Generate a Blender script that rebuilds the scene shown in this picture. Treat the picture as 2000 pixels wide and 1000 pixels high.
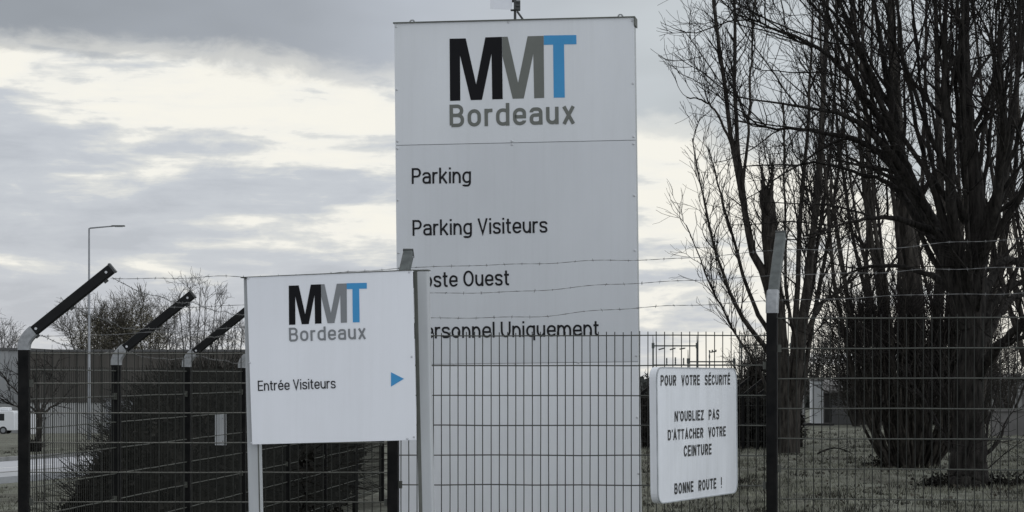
import bpy, math, random
import numpy as np
from mathutils import Vector

for o in list(bpy.data.objects):
    bpy.data.objects.remove(o)
SC = bpy.context.scene
COL = SC.collection
R = math.radians
random.seed(7)
RNG = np.random.default_rng(7)

# ------------------------------------------------------------------ camera
F = 4650.0            # focal length in photo pixels (photo 2000 wide)
HZ = 735.0            # horizon row
EYE = 1.65
cam_d = bpy.data.cameras.new('camera')
cam = bpy.data.objects.new('camera', cam_d)
COL.objects.link(cam)
cam.location = (0, 0, EYE)
cam.rotation_euler = (R(90), 0, 0)
cam_d.sensor_width = 36.0
cam_d.lens = F / 2000.0 * 36.0
cam_d.shift_y = (HZ - 500.0) / 2000.0
cam_d.clip_start = 0.1
cam_d.clip_end = 6000
SC.camera = cam

# ------------------------------------------------------------------ sky + sun
SUN_EL, SUN_AZ = R(32), R(-18)       # behind the bright cloud gap, ahead and to the left
world = bpy.data.worlds.new('World')
SC.world = world
world.use_nodes = True


def build_world():
    nt = world.node_tree
    N, Lk = nt.nodes, nt.links
    N.clear()
    out = N.new('ShaderNodeOutputWorld')
    sky = N.new('ShaderNodeTexSky')
    sky.sky_type = 'NISHITA'
    sky.sun_disc = False
    sky.sun_elevation = SUN_EL
    sky.sun_rotation = SUN_AZ
    bg1 = N.new('ShaderNodeBackground')
    bg1.inputs[1].default_value = 0.06
    Lk.new(sky.outputs[0], bg1.inputs[0])
    tc = N.new('ShaderNodeTexCoord')
    sep = N.new('ShaderNodeSeparateXYZ')
    Lk.new(tc.outputs['Generated'], sep.inputs[0])

    def math_(op, a, b=None, c=None, clamp=False):
        m = N.new('ShaderNodeMath')
        m.operation = op
        m.use_clamp = clamp
        for i, v in enumerate((a, b, c)):
            if v is None:
                continue
            if isinstance(v, (int, float)):
                m.inputs[i].default_value = v
            else:
                Lk.new(v, m.inputs[i])
        return m.outputs[0]

    def noise(scale, loc, nscale, detail, rough, dist=0.0):
        mp = N.new('ShaderNodeMapping')
        mp.inputs['Scale'].default_value = scale
        mp.inputs['Location'].default_value = loc
        Lk.new(tc.outputs['Generated'], mp.inputs[0])
        n = N.new('ShaderNodeTexNoise')
        n.inputs['Scale'].default_value = nscale
        n.inputs['Detail'].default_value = detail
        n.inputs['Roughness'].default_value = rough
        n.inputs['Distortion'].default_value = dist
        Lk.new(mp.outputs[0], n.inputs['Vector'])
        return n.outputs['Fac']

    def ramp(fac, stops, interp='LINEAR'):
        r = N.new('ShaderNodeValToRGB')
        r.color_ramp.interpolation = interp
        el = r.color_ramp.elements
        while len(el) < len(stops):
            el.new(0.5)
        for e, (p, c) in zip(el, stops):
            e.position = p
            e.color = (c, c, c, 1) if isinstance(c, (int, float)) else (*c, 1)
        Lk.new(fac, r.inputs[0])
        return r.outputs[0]

    n_big = noise((1, 1, 2.5), (3.1, 0.4, 1.7), 10, 3, .5)
    n_edge = noise((1, 1, 2.2), (0.7, 2.2, 0.3), 30, 6, .6, .4)
    n_str = noise((1, 1, 4.6), (5.3, 1.1, 4.2), 15, 6, .55, .35)
    n_fine = noise((1, 1, 3.0), (1.3, 6.1, 2.2), 44, 5, .6, .5)
    ax, el = sep.outputs[0], sep.outputs[2]
    # height above the horizon, bent so that the underside of the dark deck sits at .1235
    bend = math_('MULTIPLY', math_('MAXIMUM', math_('ADD', ax, .05), 0.0), .17)
    e = math_('ADD', math_('MULTIPLY_ADD', ax, .06, el), bend)
    ed = math_('MULTIPLY_ADD', math_('SUBTRACT', n_edge, .5), .022, e)
    ed = math_('MULTIPLY_ADD', math_('SUBTRACT', n_big, .5), .018, ed)
    deck_f = ramp(math_('MULTIPLY', ed, 4.0, clamp=True), [(.468, 0.0), (.492, .55), (.530, 1.0)], 'EASE')
    # how cloudy the gap below the deck is: clear just under it, greyer lower down and to the left
    bias = ramp(math_('MULTIPLY', e, 4.0, clamp=True), [(0.0, .72), (.16, .70), (.24, .62), (.34, .55), (.40, .38), (.44, .26), (.50, .26)])
    b2 = math_('MULTIPLY_ADD', ax, -1.05, bias)
    b2 = math_('SUBTRACT', b2, .105)
    cl = math_('MULTIPLY_ADD', math_('SUBTRACT', n_str, .5), 1.6, b2)
    cl = math_('MULTIPLY_ADD', math_('SUBTRACT', n_fine, .5), .60, cl)
    n_lay = noise((1, 1, 11.0), (2.2, 3.7, 8.1), 9, 5, .55, .25)
    cl = math_('MULTIPLY_ADD', math_('SUBTRACT', n_lay, .5), .95, cl)
    gap = ramp(cl, [(.20, (.935, .915, .84)), (.38, (.90, .89, .835)), (.50, (.70, .715, .71)), (.66, (.56, .595, .645)), (.85, (.52, .555, .61)), (1.0, (.48, .515, .57))])
    deck_a = ramp(math_('MULTIPLY_ADD', ax, 2.0, .5), [(.08, (.295, .325, .365)), (.32, (.345, .375, .42)), (.42, (.44, .475, .53)), (.62, (.55, .59, .62))])
    dv = ramp(n_big, [(.3, .90), (.7, 1.12)])
    deck = N.new('ShaderNodeMix')
    deck.data_type = 'RGBA'
    deck.blend_type = 'MULTIPLY'
    deck.inputs[0].default_value = 1.0
    Lk.new(deck_a, deck.inputs[6])
    Lk.new(dv, deck.inputs[7])
    mixs = N.new('ShaderNodeMix')
    mixs.data_type = 'RGBA'
    Lk.new(deck_f, mixs.inputs[0])
    Lk.new(gap, mixs.inputs[6])
    Lk.new(deck.outputs[2], mixs.inputs[7])
    # the sky behind and overhead: even bright overcast, a little lighter low down
    back = ramp(sep.outputs[2], [(0.0, (.80, .835, .885)), (.3, (.73, .765, .815)), (1.0, (.66, .69, .74))])
    side = ramp(math_('MULTIPLY_ADD', sep.outputs[0], .5, .5), [(0.0, (.72, .72, .72)), (.5, (1, 1, 1)), (.72, (1.45, 1.45, 1.45)), (1.0, (1.75, 1.75, 1.75))])
    mb_ = N.new('ShaderNodeMix')
    mb_.data_type = 'RGBA'
    mb_.blend_type = 'MULTIPLY'
    mb_.inputs[0].default_value = 1.0
    Lk.new(back, mb_.inputs[6])
    Lk.new(side, mb_.inputs[7])
    back = mb_.outputs[2]
    fy = ramp(sep.outputs[1], [(.35, 0.0), (.85, 1.0)])
    mixb = N.new('ShaderNodeMix')
    mixb.data_type = 'RGBA'
    Lk.new(fy, mixb.inputs[0])
    Lk.new(back, mixb.inputs[6])
    Lk.new(mixs.outputs[2], mixb.inputs[7])
    bg2 = N.new('ShaderNodeBackground')
    bg2.inputs[1].default_value = 1.0
    Lk.new(mixb.outputs[2], bg2.inputs[0])
    ms = N.new('ShaderNodeMixShader')
    ms.inputs[0].default_value = .95
    Lk.new(bg1.outputs[0], ms.inputs[1])
    Lk.new(bg2.outputs[0], ms.inputs[2])
    Lk.new(ms.outputs[0], out.inputs[0])


build_world()
sun_d = bpy.data.lights.new('sun', 'SUN')
sun_d.energy = 0.5
sun_d.angle = R(20)
sun_d.color = (1, .95, .88)
sun = bpy.data.objects.new('sun', sun_d)
COL.objects.link(sun)
sv = Vector((math.sin(SUN_AZ) * math.cos(SUN_EL), math.cos(SUN_AZ) * math.cos(SUN_EL), math.sin(SUN_EL)))
sun.rotation_euler = sv.to_track_quat('Z', 'Y').to_euler()
sun.location = (-10, 20, 30)
SC.view_settings.view_transform = 'Standard'
SC.view_settings.look = 'None'
SC.view_settings.exposure = 0.0
SC.view_settings.gamma = 1.0

# ------------------------------------------------------------------ materials


def mat(name, col, rough=.6, var=0.0, scale=8.0, stretch=(1, 1, 1), metal=0.0, bump=0.0, bscale=None, spec=.5, col2=None, detail=4, streak=0.0):
    m = bpy.data.materials.new(name)
    m.use_nodes = True
    nt = m.node_tree
    N, Lk = nt.nodes, nt.links
    p = N['Principled BSDF']
    p.inputs['Roughness'].default_value = rough
    p.inputs['Metallic'].default_value = metal
    p.inputs['Specular IOR Level'].default_value = spec
    tc = N.new('ShaderNodeTexCoord')
    mp = N.new('ShaderNodeMapping')
    mp.inputs['Scale'].default_value = stretch
    Lk.new(tc.outputs['Object'], mp.inputs[0])
    nz = N.new('ShaderNodeTexNoise')
    nz.inputs['Scale'].default_value = scale
    nz.inputs['Detail'].default_value = detail
    nz.inputs['Roughness'].default_value = .6
    Lk.new(mp.outputs[0], nz.inputs['Vector'])
    rp = N.new('ShaderNodeValToRGB')
    a = [max(0, c * (1 - var)) for c in col]
    b = col2 if col2 else [min(1, c * (1 + var)) for c in col]
    rp.color_ramp.elements[0].position = .32
    rp.color_ramp.elements[1].position = .68
    rp.color_ramp.elements[0].color = (*a, 1)
    rp.color_ramp.elements[1].color = (*b, 1)
    Lk.new(nz.outputs['Fac'], rp.inputs[0])
    if streak:
        mp2 = N.new('ShaderNodeMapping')
        mp2.inputs['Scale'].default_value = (26, 26, .8)
        Lk.new(tc.outputs['Object'], mp2.inputs[0])
        n3 = N.new('ShaderNodeTexNoise')
        n3.inputs['Scale'].default_value = 1.0
        n3.inputs['Detail'].default_value = 6
        n3.inputs['Roughness'].default_value = .7
        Lk.new(mp2.outputs[0], n3.inputs['Vector'])
        r3 = N.new('ShaderNodeValToRGB')
        r3.color_ramp.elements[0].position = .30
        r3.color_ramp.elements[1].position = .52
        r3.color_ramp.elements[0].color = (1 - streak, 1 - streak, 1 - streak * 1.15, 1)
        r3.color_ramp.elements[1].color = (1, 1, 1, 1)
        Lk.new(n3.outputs['Fac'], r3.inputs[0])
        mx = N.new('ShaderNodeMix')
        mx.data_type = 'RGBA'
        mx.blend_type = 'MULTIPLY'
        mx.inputs[0].default_value = 1
        Lk.new(rp.outputs[0], mx.inputs[6])
        Lk.new(r3.outputs[0], mx.inputs[7])
        Lk.new(mx.outputs[2], p.inputs['Base Color'])
    else:
        Lk.new(rp.outputs[0], p.inputs['Base Color'])
    if bump:
        n2 = N.new('ShaderNodeTexNoise')
        n2.inputs['Scale'].default_value = bscale or scale * 3
        n2.inputs['Detail'].default_value = 5
        Lk.new(mp.outputs[0], n2.inputs['Vector'])
        bp = N.new('ShaderNodeBump')
        bp.inputs['Strength'].default_value = bump
        bp.inputs['Distance'].default_value = .02
        Lk.new(n2.outputs['Fac'], bp.inputs['Height'])
        Lk.new(bp.outputs[0], p.inputs['Normal'])
    return m


M = {}
M['white_panel'] = mat('white_panel', (.70, .72, .735), .42, .06, 1.1, (1, 1, .5), spec=.4, detail=8, streak=.03)
M['grey_white_panel'] = mat('grey_white_panel', (.66, .68, .70), .42, .06, .9, (1, 1, .5), spec=.4, detail=8, streak=.03)
M['white_bright'] = mat('white_bright', (.80, .815, .835), .42, .05, 1.2, (1, 1, .5), spec=.4, detail=8, streak=.025)
M['enamel'] = mat('enamel', (.77, .79, .81), .5, .07, 4, (1, 1, .4), spec=.35, detail=8, streak=.07)
M['enamel_rim'] = mat('enamel_rim', (.42, .44, .45), .5, .2, 9, spec=.4)
M['alu_post'] = mat('alu_post', (.43, .445, .445), .45, .10, 6, (1, 1, .2), spec=.5, detail=6)
M['alu_dark'] = mat('alu_dark', (.10, .105, .09), .6, .2, 8)
M['vinyl_black'] = mat('vinyl_black', (.006, .006, .0075), .5, .1, 5, spec=.15)
M['vinyl_text'] = mat('vinyl_text', (.012, .012, .0135), .5, .1, 5, spec=.2)
M['vinyl_grey'] = mat('vinyl_grey', (.150, .158, .142), .5, .05, 5, spec=.3)
M['vinyl_grey_pale'] = mat('vinyl_grey_pale', (.21, .22, .225), .5, .05, 5, spec=.3)
M['vinyl_blue'] = mat('vinyl_blue', (.055, .29, .56), .45, .04, 5, spec=.3)
M['paint_text'] = mat('paint_text', (.028, .029, .028), .6, .5, 26, spec=.2, col2=(.09, .09, .085))
M['post_black'] = mat('post_black', (.0035, .004, .0045), .6, .25, 9, spec=.12, col2=(.013, .0125, .012))
M['arm_black'] = mat('arm_black', (.005, .0055, .0055), .5, .3, 18, spec=.22)
M['arm_skylit'] = mat('arm_skylit', (.085, .095, .09), .55, .25, 18, (1, 1, 1), spec=.4)  # front arms' paler tone puts the skylight falling on them into the colour
M['galv'] = mat('galv', (.30, .31, .315), .5, .18, 30, metal=.25, spec=.5)
M['wire'] = mat('wire', (.062, .065, .054), .5, .15, 10, spec=.4)
M['wire_up'] = mat('wire_up', (.024, .025, .021), .55, .15, 10, spec=.25)  # darker than the cross wires, whose caught skylight is put into the colour
M['wire_dark'] = mat('wire_dark', (.03, .031, .029), .5, .15, 10, spec=.5)
M['barb'] = mat('barb', (.16, .16, .155), .5, .3, 30, metal=.3)
M['bolt'] = mat('bolt', (.55, .56, .57), .35, .1, 20, metal=.5)
M['bark'] = mat('bark', (.018, .016, .0145), .9, .45, 5, (3, 3, .6), bump=1.0, bscale=14, spec=.12, col2=(.078, .070, .061), detail=7)
M['bark_dark'] = mat('bark_dark', (.010, .0095, .009), .9, .45, 6, (3, 3, .5), bump=1.0, bscale=16, spec=.1, col2=(.044, .040, .036), detail=7)
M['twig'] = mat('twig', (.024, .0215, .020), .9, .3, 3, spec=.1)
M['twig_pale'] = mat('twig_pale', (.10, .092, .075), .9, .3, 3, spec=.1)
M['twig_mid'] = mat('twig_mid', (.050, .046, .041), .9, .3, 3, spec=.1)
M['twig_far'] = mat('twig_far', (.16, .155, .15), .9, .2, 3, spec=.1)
M['leaf_tan'] = mat('leaf_tan', (.20, .185, .135), .9, .4, 1.2, spec=.1)
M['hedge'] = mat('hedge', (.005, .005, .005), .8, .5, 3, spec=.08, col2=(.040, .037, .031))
M['scrub'] = mat('scrub', (.026, .025, .022), .9, .5, 2, spec=.1, col2=(.055, .050, .044))
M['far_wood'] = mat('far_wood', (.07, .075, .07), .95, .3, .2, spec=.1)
M['grass_blade'] = mat('grass_blade', (.12, .125, .098), .9, .5, 1.3, spec=.1, col2=(.34, .34, .27))
M['grass_dark'] = mat('grass_dark', (.040, .038, .030), .9, .4, 1.5, spec=.1)
M['litter'] = mat('litter', (.060, .053, .042), .9, .5, 4, spec=.1)
M['asphalt_pale'] = mat('asphalt_pale', (.42, .43, .45), .75, .08, 2, spec=.3)
M['paving'] = mat('paving', (.36, .37, .38), .8, .08, 3, spec=.3)
M['kerb'] = mat('kerb', (.20, .20, .19), .8, .2, 3)
M['road_line'] = mat('road_line', (.7, .7, .68), .7, .05, 3)
M['clad'] = mat('clad', (.36, .37, .375), .7, .08, .6, (1, 1, .2))
M['clad_pale'] = mat('clad_pale', (.40, .405, .40), .7, .10, .6, (1, 1, .2))
M['clad_brown'] = mat('clad_brown', (.074, .068, .060), .8, .25, .5, (1, 1, .3))
M['roof_trim'] = mat('roof_trim', (.09, .09, .09), .6, .1, 1)
M['van_white'] = mat('van_white', (.75, .76, .77), .3, .03, 2, spec=.5)
M['glass_dark'] = mat('glass_dark', (.02, .022, .025), .1, .1, 2, spec=.6)
M['tyre'] = mat('tyre', (.02, .02, .02), .8, .2, 8)
M['steel_far'] = mat('steel_far', (.075, .085, .080), .6, .2, 2)
M['lamp_grey'] = mat('lamp_grey', (.26, .27, .28), .5, .1, 3, metal=.2)
M['render_white'] = mat('render_white', (.72, .74, .75), .7, .08, 2)
M['shed_dark'] = mat('shed_dark', (.030, .029, .028), .8, .3, 1.5)
M['house_wall'] = mat('house_wall', (.22, .22, .215), .8, .12, 1)
M['house_roof'] = mat('house_roof', (.13, .125, .12), .8, .2, 2)
M['solar'] = mat('solar', (.60, .615, .64), .4, .04, 3)
M['plastic_dark'] = mat('plastic_dark', (.05, .052, .05), .5, .2, 8)


def ground_material():
    m = bpy.data.materials.new('rough_grass')
    m.use_nodes = True
    N, Lk = m.node_tree.nodes, m.node_tree.links
    p = N['Principled BSDF']
    p.inputs['Roughness'].default_value = .95
    p.inputs['Specular IOR Level'].default_value = .1
    tc = N.new('ShaderNodeTexCoord')

    def nz(scale, det):
        n = N.new('ShaderNodeTexNoise')
        n.inputs['Scale'].default_value = scale
        n.inputs['Detail'].default_value = det
        n.inputs['Roughness'].default_value = .65
        Lk.new(tc.outputs['Object'], n.inputs['Vector'])
        return n.outputs['Fac']

    def rp(f, a, b, ca, cb):
        r = N.new('ShaderNodeValToRGB')
        r.color_ramp.elements[0].position = a
        r.color_ramp.elements[1].position = b
        r.color_ramp.elements[0].color = (*ca, 1)
        r.color_ramp.elements[1].color = (*cb, 1)
        Lk.new(f, r.inputs[0])
        return r.outputs[0]
    c1 = rp(nz(1.3, 8), .36, .66, (.085, .086, .070), (.245, .252, .205))
    c2 = rp(nz(.45, 5), .40, .62, (.062, .055, .044), (.245, .252, .205))
    mx = N.new('ShaderNodeMix')
    mx.data_type = 'RGBA'
    mx.inputs[0].default_value = .45
    Lk.new(c1, mx.inputs[6])
    Lk.new(c2, mx.inputs[7])
    Lk.new(mx.outputs[2], p.inputs['Base Color'])
    bp = N.new('ShaderNodeBump')
    bp.inputs['Strength'].default_value = .9
    bp.inputs['Distance'].default_value = .12
    Lk.new(nz(6, 8), bp.inputs['Height'])
    Lk.new(bp.outputs[0], p.inputs['Normal'])
    return m


M['ground'] = ground_material()

# ------------------------------------------------------------------ object helpers


def W(px, py, Y):
    return Vector(((px - 1000.0) * Y / F, Y, EYE + (HZ - py) * Y / F))


def WX(px, Y):
    return (px - 1000.0) * Y / F


def tag(o, label=None, cat=None, group=None, kind=None):
    if label:
        o['label'] = label
    if cat:
        o['category'] = cat
    if group:
        o['group'] = group
    if kind:
        o['kind'] = kind
    return o


def thing(name, label, cat, loc=(0, 0, 0), rz=0.0, group=None):
    o = bpy.data.objects.new(name, None)
    o.empty_display_size = .2
    COL.objects.link(o)
    o.location = loc
    o.rotation_euler = (0, 0, rz)
    return tag(o, label, cat, group)


class MB:
    """collects vertices and faces of ONE mesh"""

    def __init__(self):
        self.v, self.f, self.n = [], [], 0

    def add(self, verts, faces):
        verts = np.asarray(verts, float).reshape(-1, 3)
        self.v.append(verts)
        k = self.n
        self.f.extend([tuple(int(i) + k for i in fc) for fc in faces])
        self.n += len(verts)

    def quads(self, verts, q):
        """verts (n,3), q int array (m,4)"""
        self.v.append(verts)
        self.f.extend((q + self.n).tolist())
        self.n += len(verts)

    def box(self, c, s, ax=None):
        """centre, full size, optional three axes"""
        c = np.array(c, float)
        a = np.eye(3) if ax is None else np.array([np.array(x, float) for x in ax])
        vs = []
        for i in (-1, 1):
            for j in (-1, 1):
                for k in (-1, 1):
                    vs.append(c + a[0] * i * s[0] / 2 + a[1] * j * s[1] / 2 + a[2] * k * s[2] / 2)
        self.add(vs, [(0, 1, 3, 2), (4, 6, 7, 5), (0, 4, 5, 1), (2, 3, 7, 6), (0, 2, 6, 4), (1, 5, 7, 3)])
        return self

    def prism(self, front, back):
        """two matching polygons"""
        n = len(front)
        self.add(list(front) + list(back), [tuple(range(n)), tuple(range(2 * n - 1, n - 1, -1))] +
                 [(i, i + n, (i + 1) % n + n, (i + 1) % n) for i in range(n)])
        return self

    def tube(self, pts, r, sides=8, cap=True, square=None):
        pts = np.asarray(pts, float)
        n = len(pts)
        rr = np.full(n, r) if np.isscalar(r) else np.asarray(r, float)
        vs, q = tubes(pts[None], rr[None], sides)
        b = self.n
        self.quads(vs, q)
        if cap:
            self.f.append(tuple(b + i for i in range(sides))[::-1])
            self.f.append(tuple(b + (n - 1) * sides + i for i in range(sides)))
        return self

    def build(self, name, m, parent=None, origin=None, smooth=False):
        vs = np.concatenate(self.v) if self.v else np.zeros((0, 3))
        if origin is None and parent is not None:
            vs = world_to_local(parent, vs)
        elif origin is not None:
            vs = vs - np.array(origin)
        me = bpy.data.meshes.new(name)
        me.from_pydata(vs, [], self.f)
        me.materials.append(m)
        if smooth:
            me.polygons.foreach_set('use_smooth', np.ones(len(me.polygons), bool))
        me.update()
        o = bpy.data.objects.new(name, me)
        COL.objects.link(o)
        if parent is not None:
            o.parent = parent
        elif origin is not None:
            o.location = origin
        return o


def chain(o):
    out = []
    while o is not None:
        out.append(o)
        o = o.parent
    return out


def world_to_local(parent, vs):
    for p in reversed(chain(parent)):
        vs = vs - np.array(p.location)
        a = -p.rotation_euler[2]
        if abs(a) > 1e-9:
            c, s = math.cos(a), math.sin(a)
            vs = np.stack([vs[:, 0] * c - vs[:, 1] * s, vs[:, 0] * s + vs[:, 1] * c, vs[:, 2]], 1)
    return vs


def tubes(P, Rr, sides):
    """P (N,k,3), Rr (N,k): vertices and quads of N open tubes"""
    N_, k, _ = P.shape
    T = np.gradient(P, axis=1) if k > 2 else np.repeat((P[:, 1:] - P[:, :1]), 2, 1)
    T = T / (np.linalg.norm(T, axis=2, keepdims=True) + 1e-12)
    ref = np.where(np.abs(T[:, :1, 2:3]) > .9, np.array([[[1., 0, 0]]]), np.array([[[0, 0, 1.]]]))
    A = np.cross(T, np.broadcast_to(ref, T.shape))
    A /= (np.linalg.norm(A, axis=2, keepdims=True) + 1e-12)
    B = np.cross(T, A)
    ang = np.arange(sides) * 2 * math.pi / sides + math.pi / sides
    ca, sa = np.cos(ang), np.sin(ang)
    V = P[:, :, None, :] + Rr[:, :, None, None] * (A[:, :, None, :] * ca[None, None, :, None] + B[:, :, None, :] * sa[None, None, :, None])
    idx = np.arange(N_ * k * sides).reshape(N_, k, sides)
    a = idx[:, :-1, :]
    b = idx[:, 1:, :]
    q = np.stack([a, np.roll(a, -1, 2), np.roll(b, -1, 2), b], -1).reshape(-1, 4)
    return V.reshape(-1, 3), q


def bevel(o, w, seg=2):
    md = o.modifiers.new('bevel', 'BEVEL')
    md.width = w
    md.segments = seg
    md.limit_method = 'ANGLE'
    return o


def copy_tree(o, parent=None):
    c = o.copy()
    COL.objects.link(c)
    if parent is not None:
        c.parent = parent
    for ch in list(o.children):
        copy_tree(ch, c)
    return c


def sstep(a, b, x):
    t = np.clip((x - a) / (b - a), 0, 1)
    return t * t * (3 - 2 * t)


def ground_h(X, Y):
    X = np.asarray(X, float)
    Y = np.asarray(Y, float)
    near = .05 * np.clip(X, -3.6, 3.6) * (1 - sstep(20, 28, Y))
    left = -.60 * (1 - sstep(-10, -3.2, X)) * sstep(16, 28, Y)
    mid = -.20 * (1 - sstep(-3.5, 0, X)) * sstep(15, 20, Y) * sstep(-10, -3.2, X)
    far = -.022 * np.clip(Y - 82, 0, 160)
    return near + left + mid + far


def gh(X, Y):
    return float(ground_h(X, Y))


# ------------------------------------------------------------------ ground, road, pavement
def build_ground():
    s = np.linspace(-1, 1, 141)
    xs = np.sinh(s * 4.6) / np.sinh(4.6) * 900
    t = np.linspace(0, 1, 170)
    ys = -12 + (np.sinh(t * 5.2) / np.sinh(5.2)) * 3000
    X, Y = np.meshgrid(xs, ys)
    Z = ground_h(X, Y) + .025 * np.sin(X * 1.7 + np.sin(Y * .9) * 2) * np.sin(Y * .8 + .6) * sstep(26, 30, Y) * (1 - sstep(60, 90, Y)) * sstep(0, 2, X)
    V = np.stack([X, Y, Z], -1).reshape(-1, 3)
    nx, ny = len(xs), len(ys)
    i = np.arange(nx * ny).reshape(ny, nx)
    q = np.stack([i[:-1, :-1], i[:-1, 1:], i[1:, 1:], i[1:, :-1]], -1).reshape(-1, 4)
    mb = MB()
    mb.quads(V, q)
    return tag(mb.build('ground', M['ground'], smooth=True), kind='structure')


build_ground()
# the road on the left runs away from the camera, slightly to the right
RD = np.array([.30, .954])
RP = np.array([-11.25, 52.3])        # a point on its near edge
RNm = np.array([-.954, .30])         # across, away from the camera side


def strip(name, m, d0, d1, t0, t1, dz, thick, kind='structure'):
    mb = MB()
    n = 40
    top, rows = [], []
    for i in range(n + 1):
        t = t0 + (t1 - t0) * i / n
        a = RP + RD * t + RNm * d0
        b = RP + RD * t + RNm * d1
        za, zb = gh(*a) + dz, gh(*b) + dz
        rows.append([(a[0], a[1], za), (b[0], b[1], zb), (a[0], a[1], za - thick), (b[0], b[1], zb - thick)])
    V = np.array(rows).reshape(-1, 3)
    fs = []
    for i in range(n):
        k, l = 4 * i, 4 * (i + 1)
        fs += [(k, l, l + 1, k + 1), (k, k + 2, l + 2, l), (k + 1, l + 1, l + 3, k + 3)]
    fs += [(0, 1, 3, 2), (4 * n, 4 * n + 2, 4 * n + 3, 4 * n + 1)]
    mb.add(V, fs)
    return tag(mb.build(name, m), kind=kind)


strip('road', M['asphalt_pale'], 0.0, 4.6, -32, 42, .05, .2)
strip('pavement', M['paving'], -1.25, -.14, -32, 42, .14, .3)
strip('kerb', M['kerb'], -.138, -.004, -32, 42, .15, .3)
strip('far_kerb', M['kerb'], 4.604, 4.75, -32, 42, .16, .3)
strip('road_marking', M['road_line'], 2.25, 2.35, -32, 42, .056, .004)


# unseen pale paving before the fence, added to bounce light onto the signs
mb = MB()
xs = np.linspace(-32, 32, 49)
V = [(x, y, gh(x, y) + .03) for y in (-11.5, 1, 13.2) for x in xs]
n = len(xs)
mb.add(V, [(j * n + i, j * n + i + 1, (j + 1) * n + i + 1, (j + 1) * n + i) for j in range(2) for i in range(n - 1)])
tag(mb.build('bounce_paving', M['asphalt_pale']), kind='structure')


# ------------------------------------------------------------------ stroke lettering
RY = [1.5]


def rpath(pts, r, closed=False, seg=6):
    pts = [np.array(p, float) for p in pts]
    n = len(pts)
    out = []
    rs = r if isinstance(r, (list, tuple)) else [r] * n
    for i in range(n):
        if not closed and i in (0, n - 1):
            out.append(pts[i])
            continue
        p, a, b = pts[i], pts[i - 1], pts[(i + 1) % n]
        d1, d2 = p - a, b - p
        l1, l2 = np.linalg.norm(d1), np.linalg.norm(d2)
        q1 = RY[0] if abs(d1[1]) > abs(d1[0]) else 1.0
        q2 = RY[0] if abs(d2[1]) > abs(d2[0]) else 1.0
        ra = min(rs[i] * q1, l1 * .5 if (closed or i > 1) else l1 * .98)
        rb_ = min(rs[i] * q2, l2 * .5 if (closed or i < n - 2) else l2 * .98)
        if min(ra, rb_) < 1e-4:
            out.append(p)
            continue
        s, e = p - d1 / l1 * ra, p + d2 / l2 * rb_
        kk = .5523
        c1, c2 = s + (p - s) * kk, e + (p - e) * kk
        for j in range(seg + 1):
            t = j / seg
            out.append((1 - t) ** 3 * s + 3 * (1 - t) ** 2 * t * c1 + 3 * (1 - t) * t * t * c2 + t ** 3 * e)
    return out


def stroke_mesh(pts, hw, closed):
    P = [np.array(p[:2], float) for p in pts]
    Q = [P[0]]
    for p in P[1:]:
        if np.linalg.norm(p - Q[-1]) > 1e-5:
            Q.append(p)
    if closed and np.linalg.norm(Q[0] - Q[-1]) < 1e-5:
        Q.pop()
    n = len(Q)
    Lf, Rt = [], []
    for i in range(n):
        if closed or 0 < i < n - 1:
            a, b = Q[i - 1], Q[(i + 1) % n]
            d1 = (Q[i] - a) / np.linalg.norm(Q[i] - a)
            d2 = (b - Q[i]) / np.linalg.norm(b - Q[i])
            n1 = np.array([-d1[1], d1[0]])
            n2 = np.array([-d2[1], d2[0]])
            m = n1 + n2
            m /= (np.linalg.norm(m) + 1e-9)
            k = 1.0 / max(.35, float(np.dot(m, n1)))
        else:
            d = Q[1] - Q[0] if i == 0 else Q[-1] - Q[-2]
            d /= np.linalg.norm(d)
            m = np.array([-d[1], d[0]])
            k = 1.0
        Lf.append(Q[i] + m * hw * k)
        Rt.append(Q[i] - m * hw * k)
    V = Lf + Rt
    fs = [(i, n + i, n + (i + 1) % n, (i + 1) % n) for i in range(n if closed else n - 1)]
    return V, fs


XH, DESC = .735, -.22
WID = dict(n=.42, a=.43, e=.44, o=.45, r=.27, k=.42, i=.11, l=.11, g=.44, q=.44, s=.40, t=.25, u=.42, m=.68, d=.45, x=.43,
           P=.47, V=.50, O=.54, U=.49, E=.43, B=.49, R=.48, T=.46, S=.47, C=.48, I=.11, N=.50, L=.40, Z=.44, A=.52, D=.49, H=.49)
WID['é'] = .44
WID['É'] = .43
WID["'"] = .08
WID['!'] = .11


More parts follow.
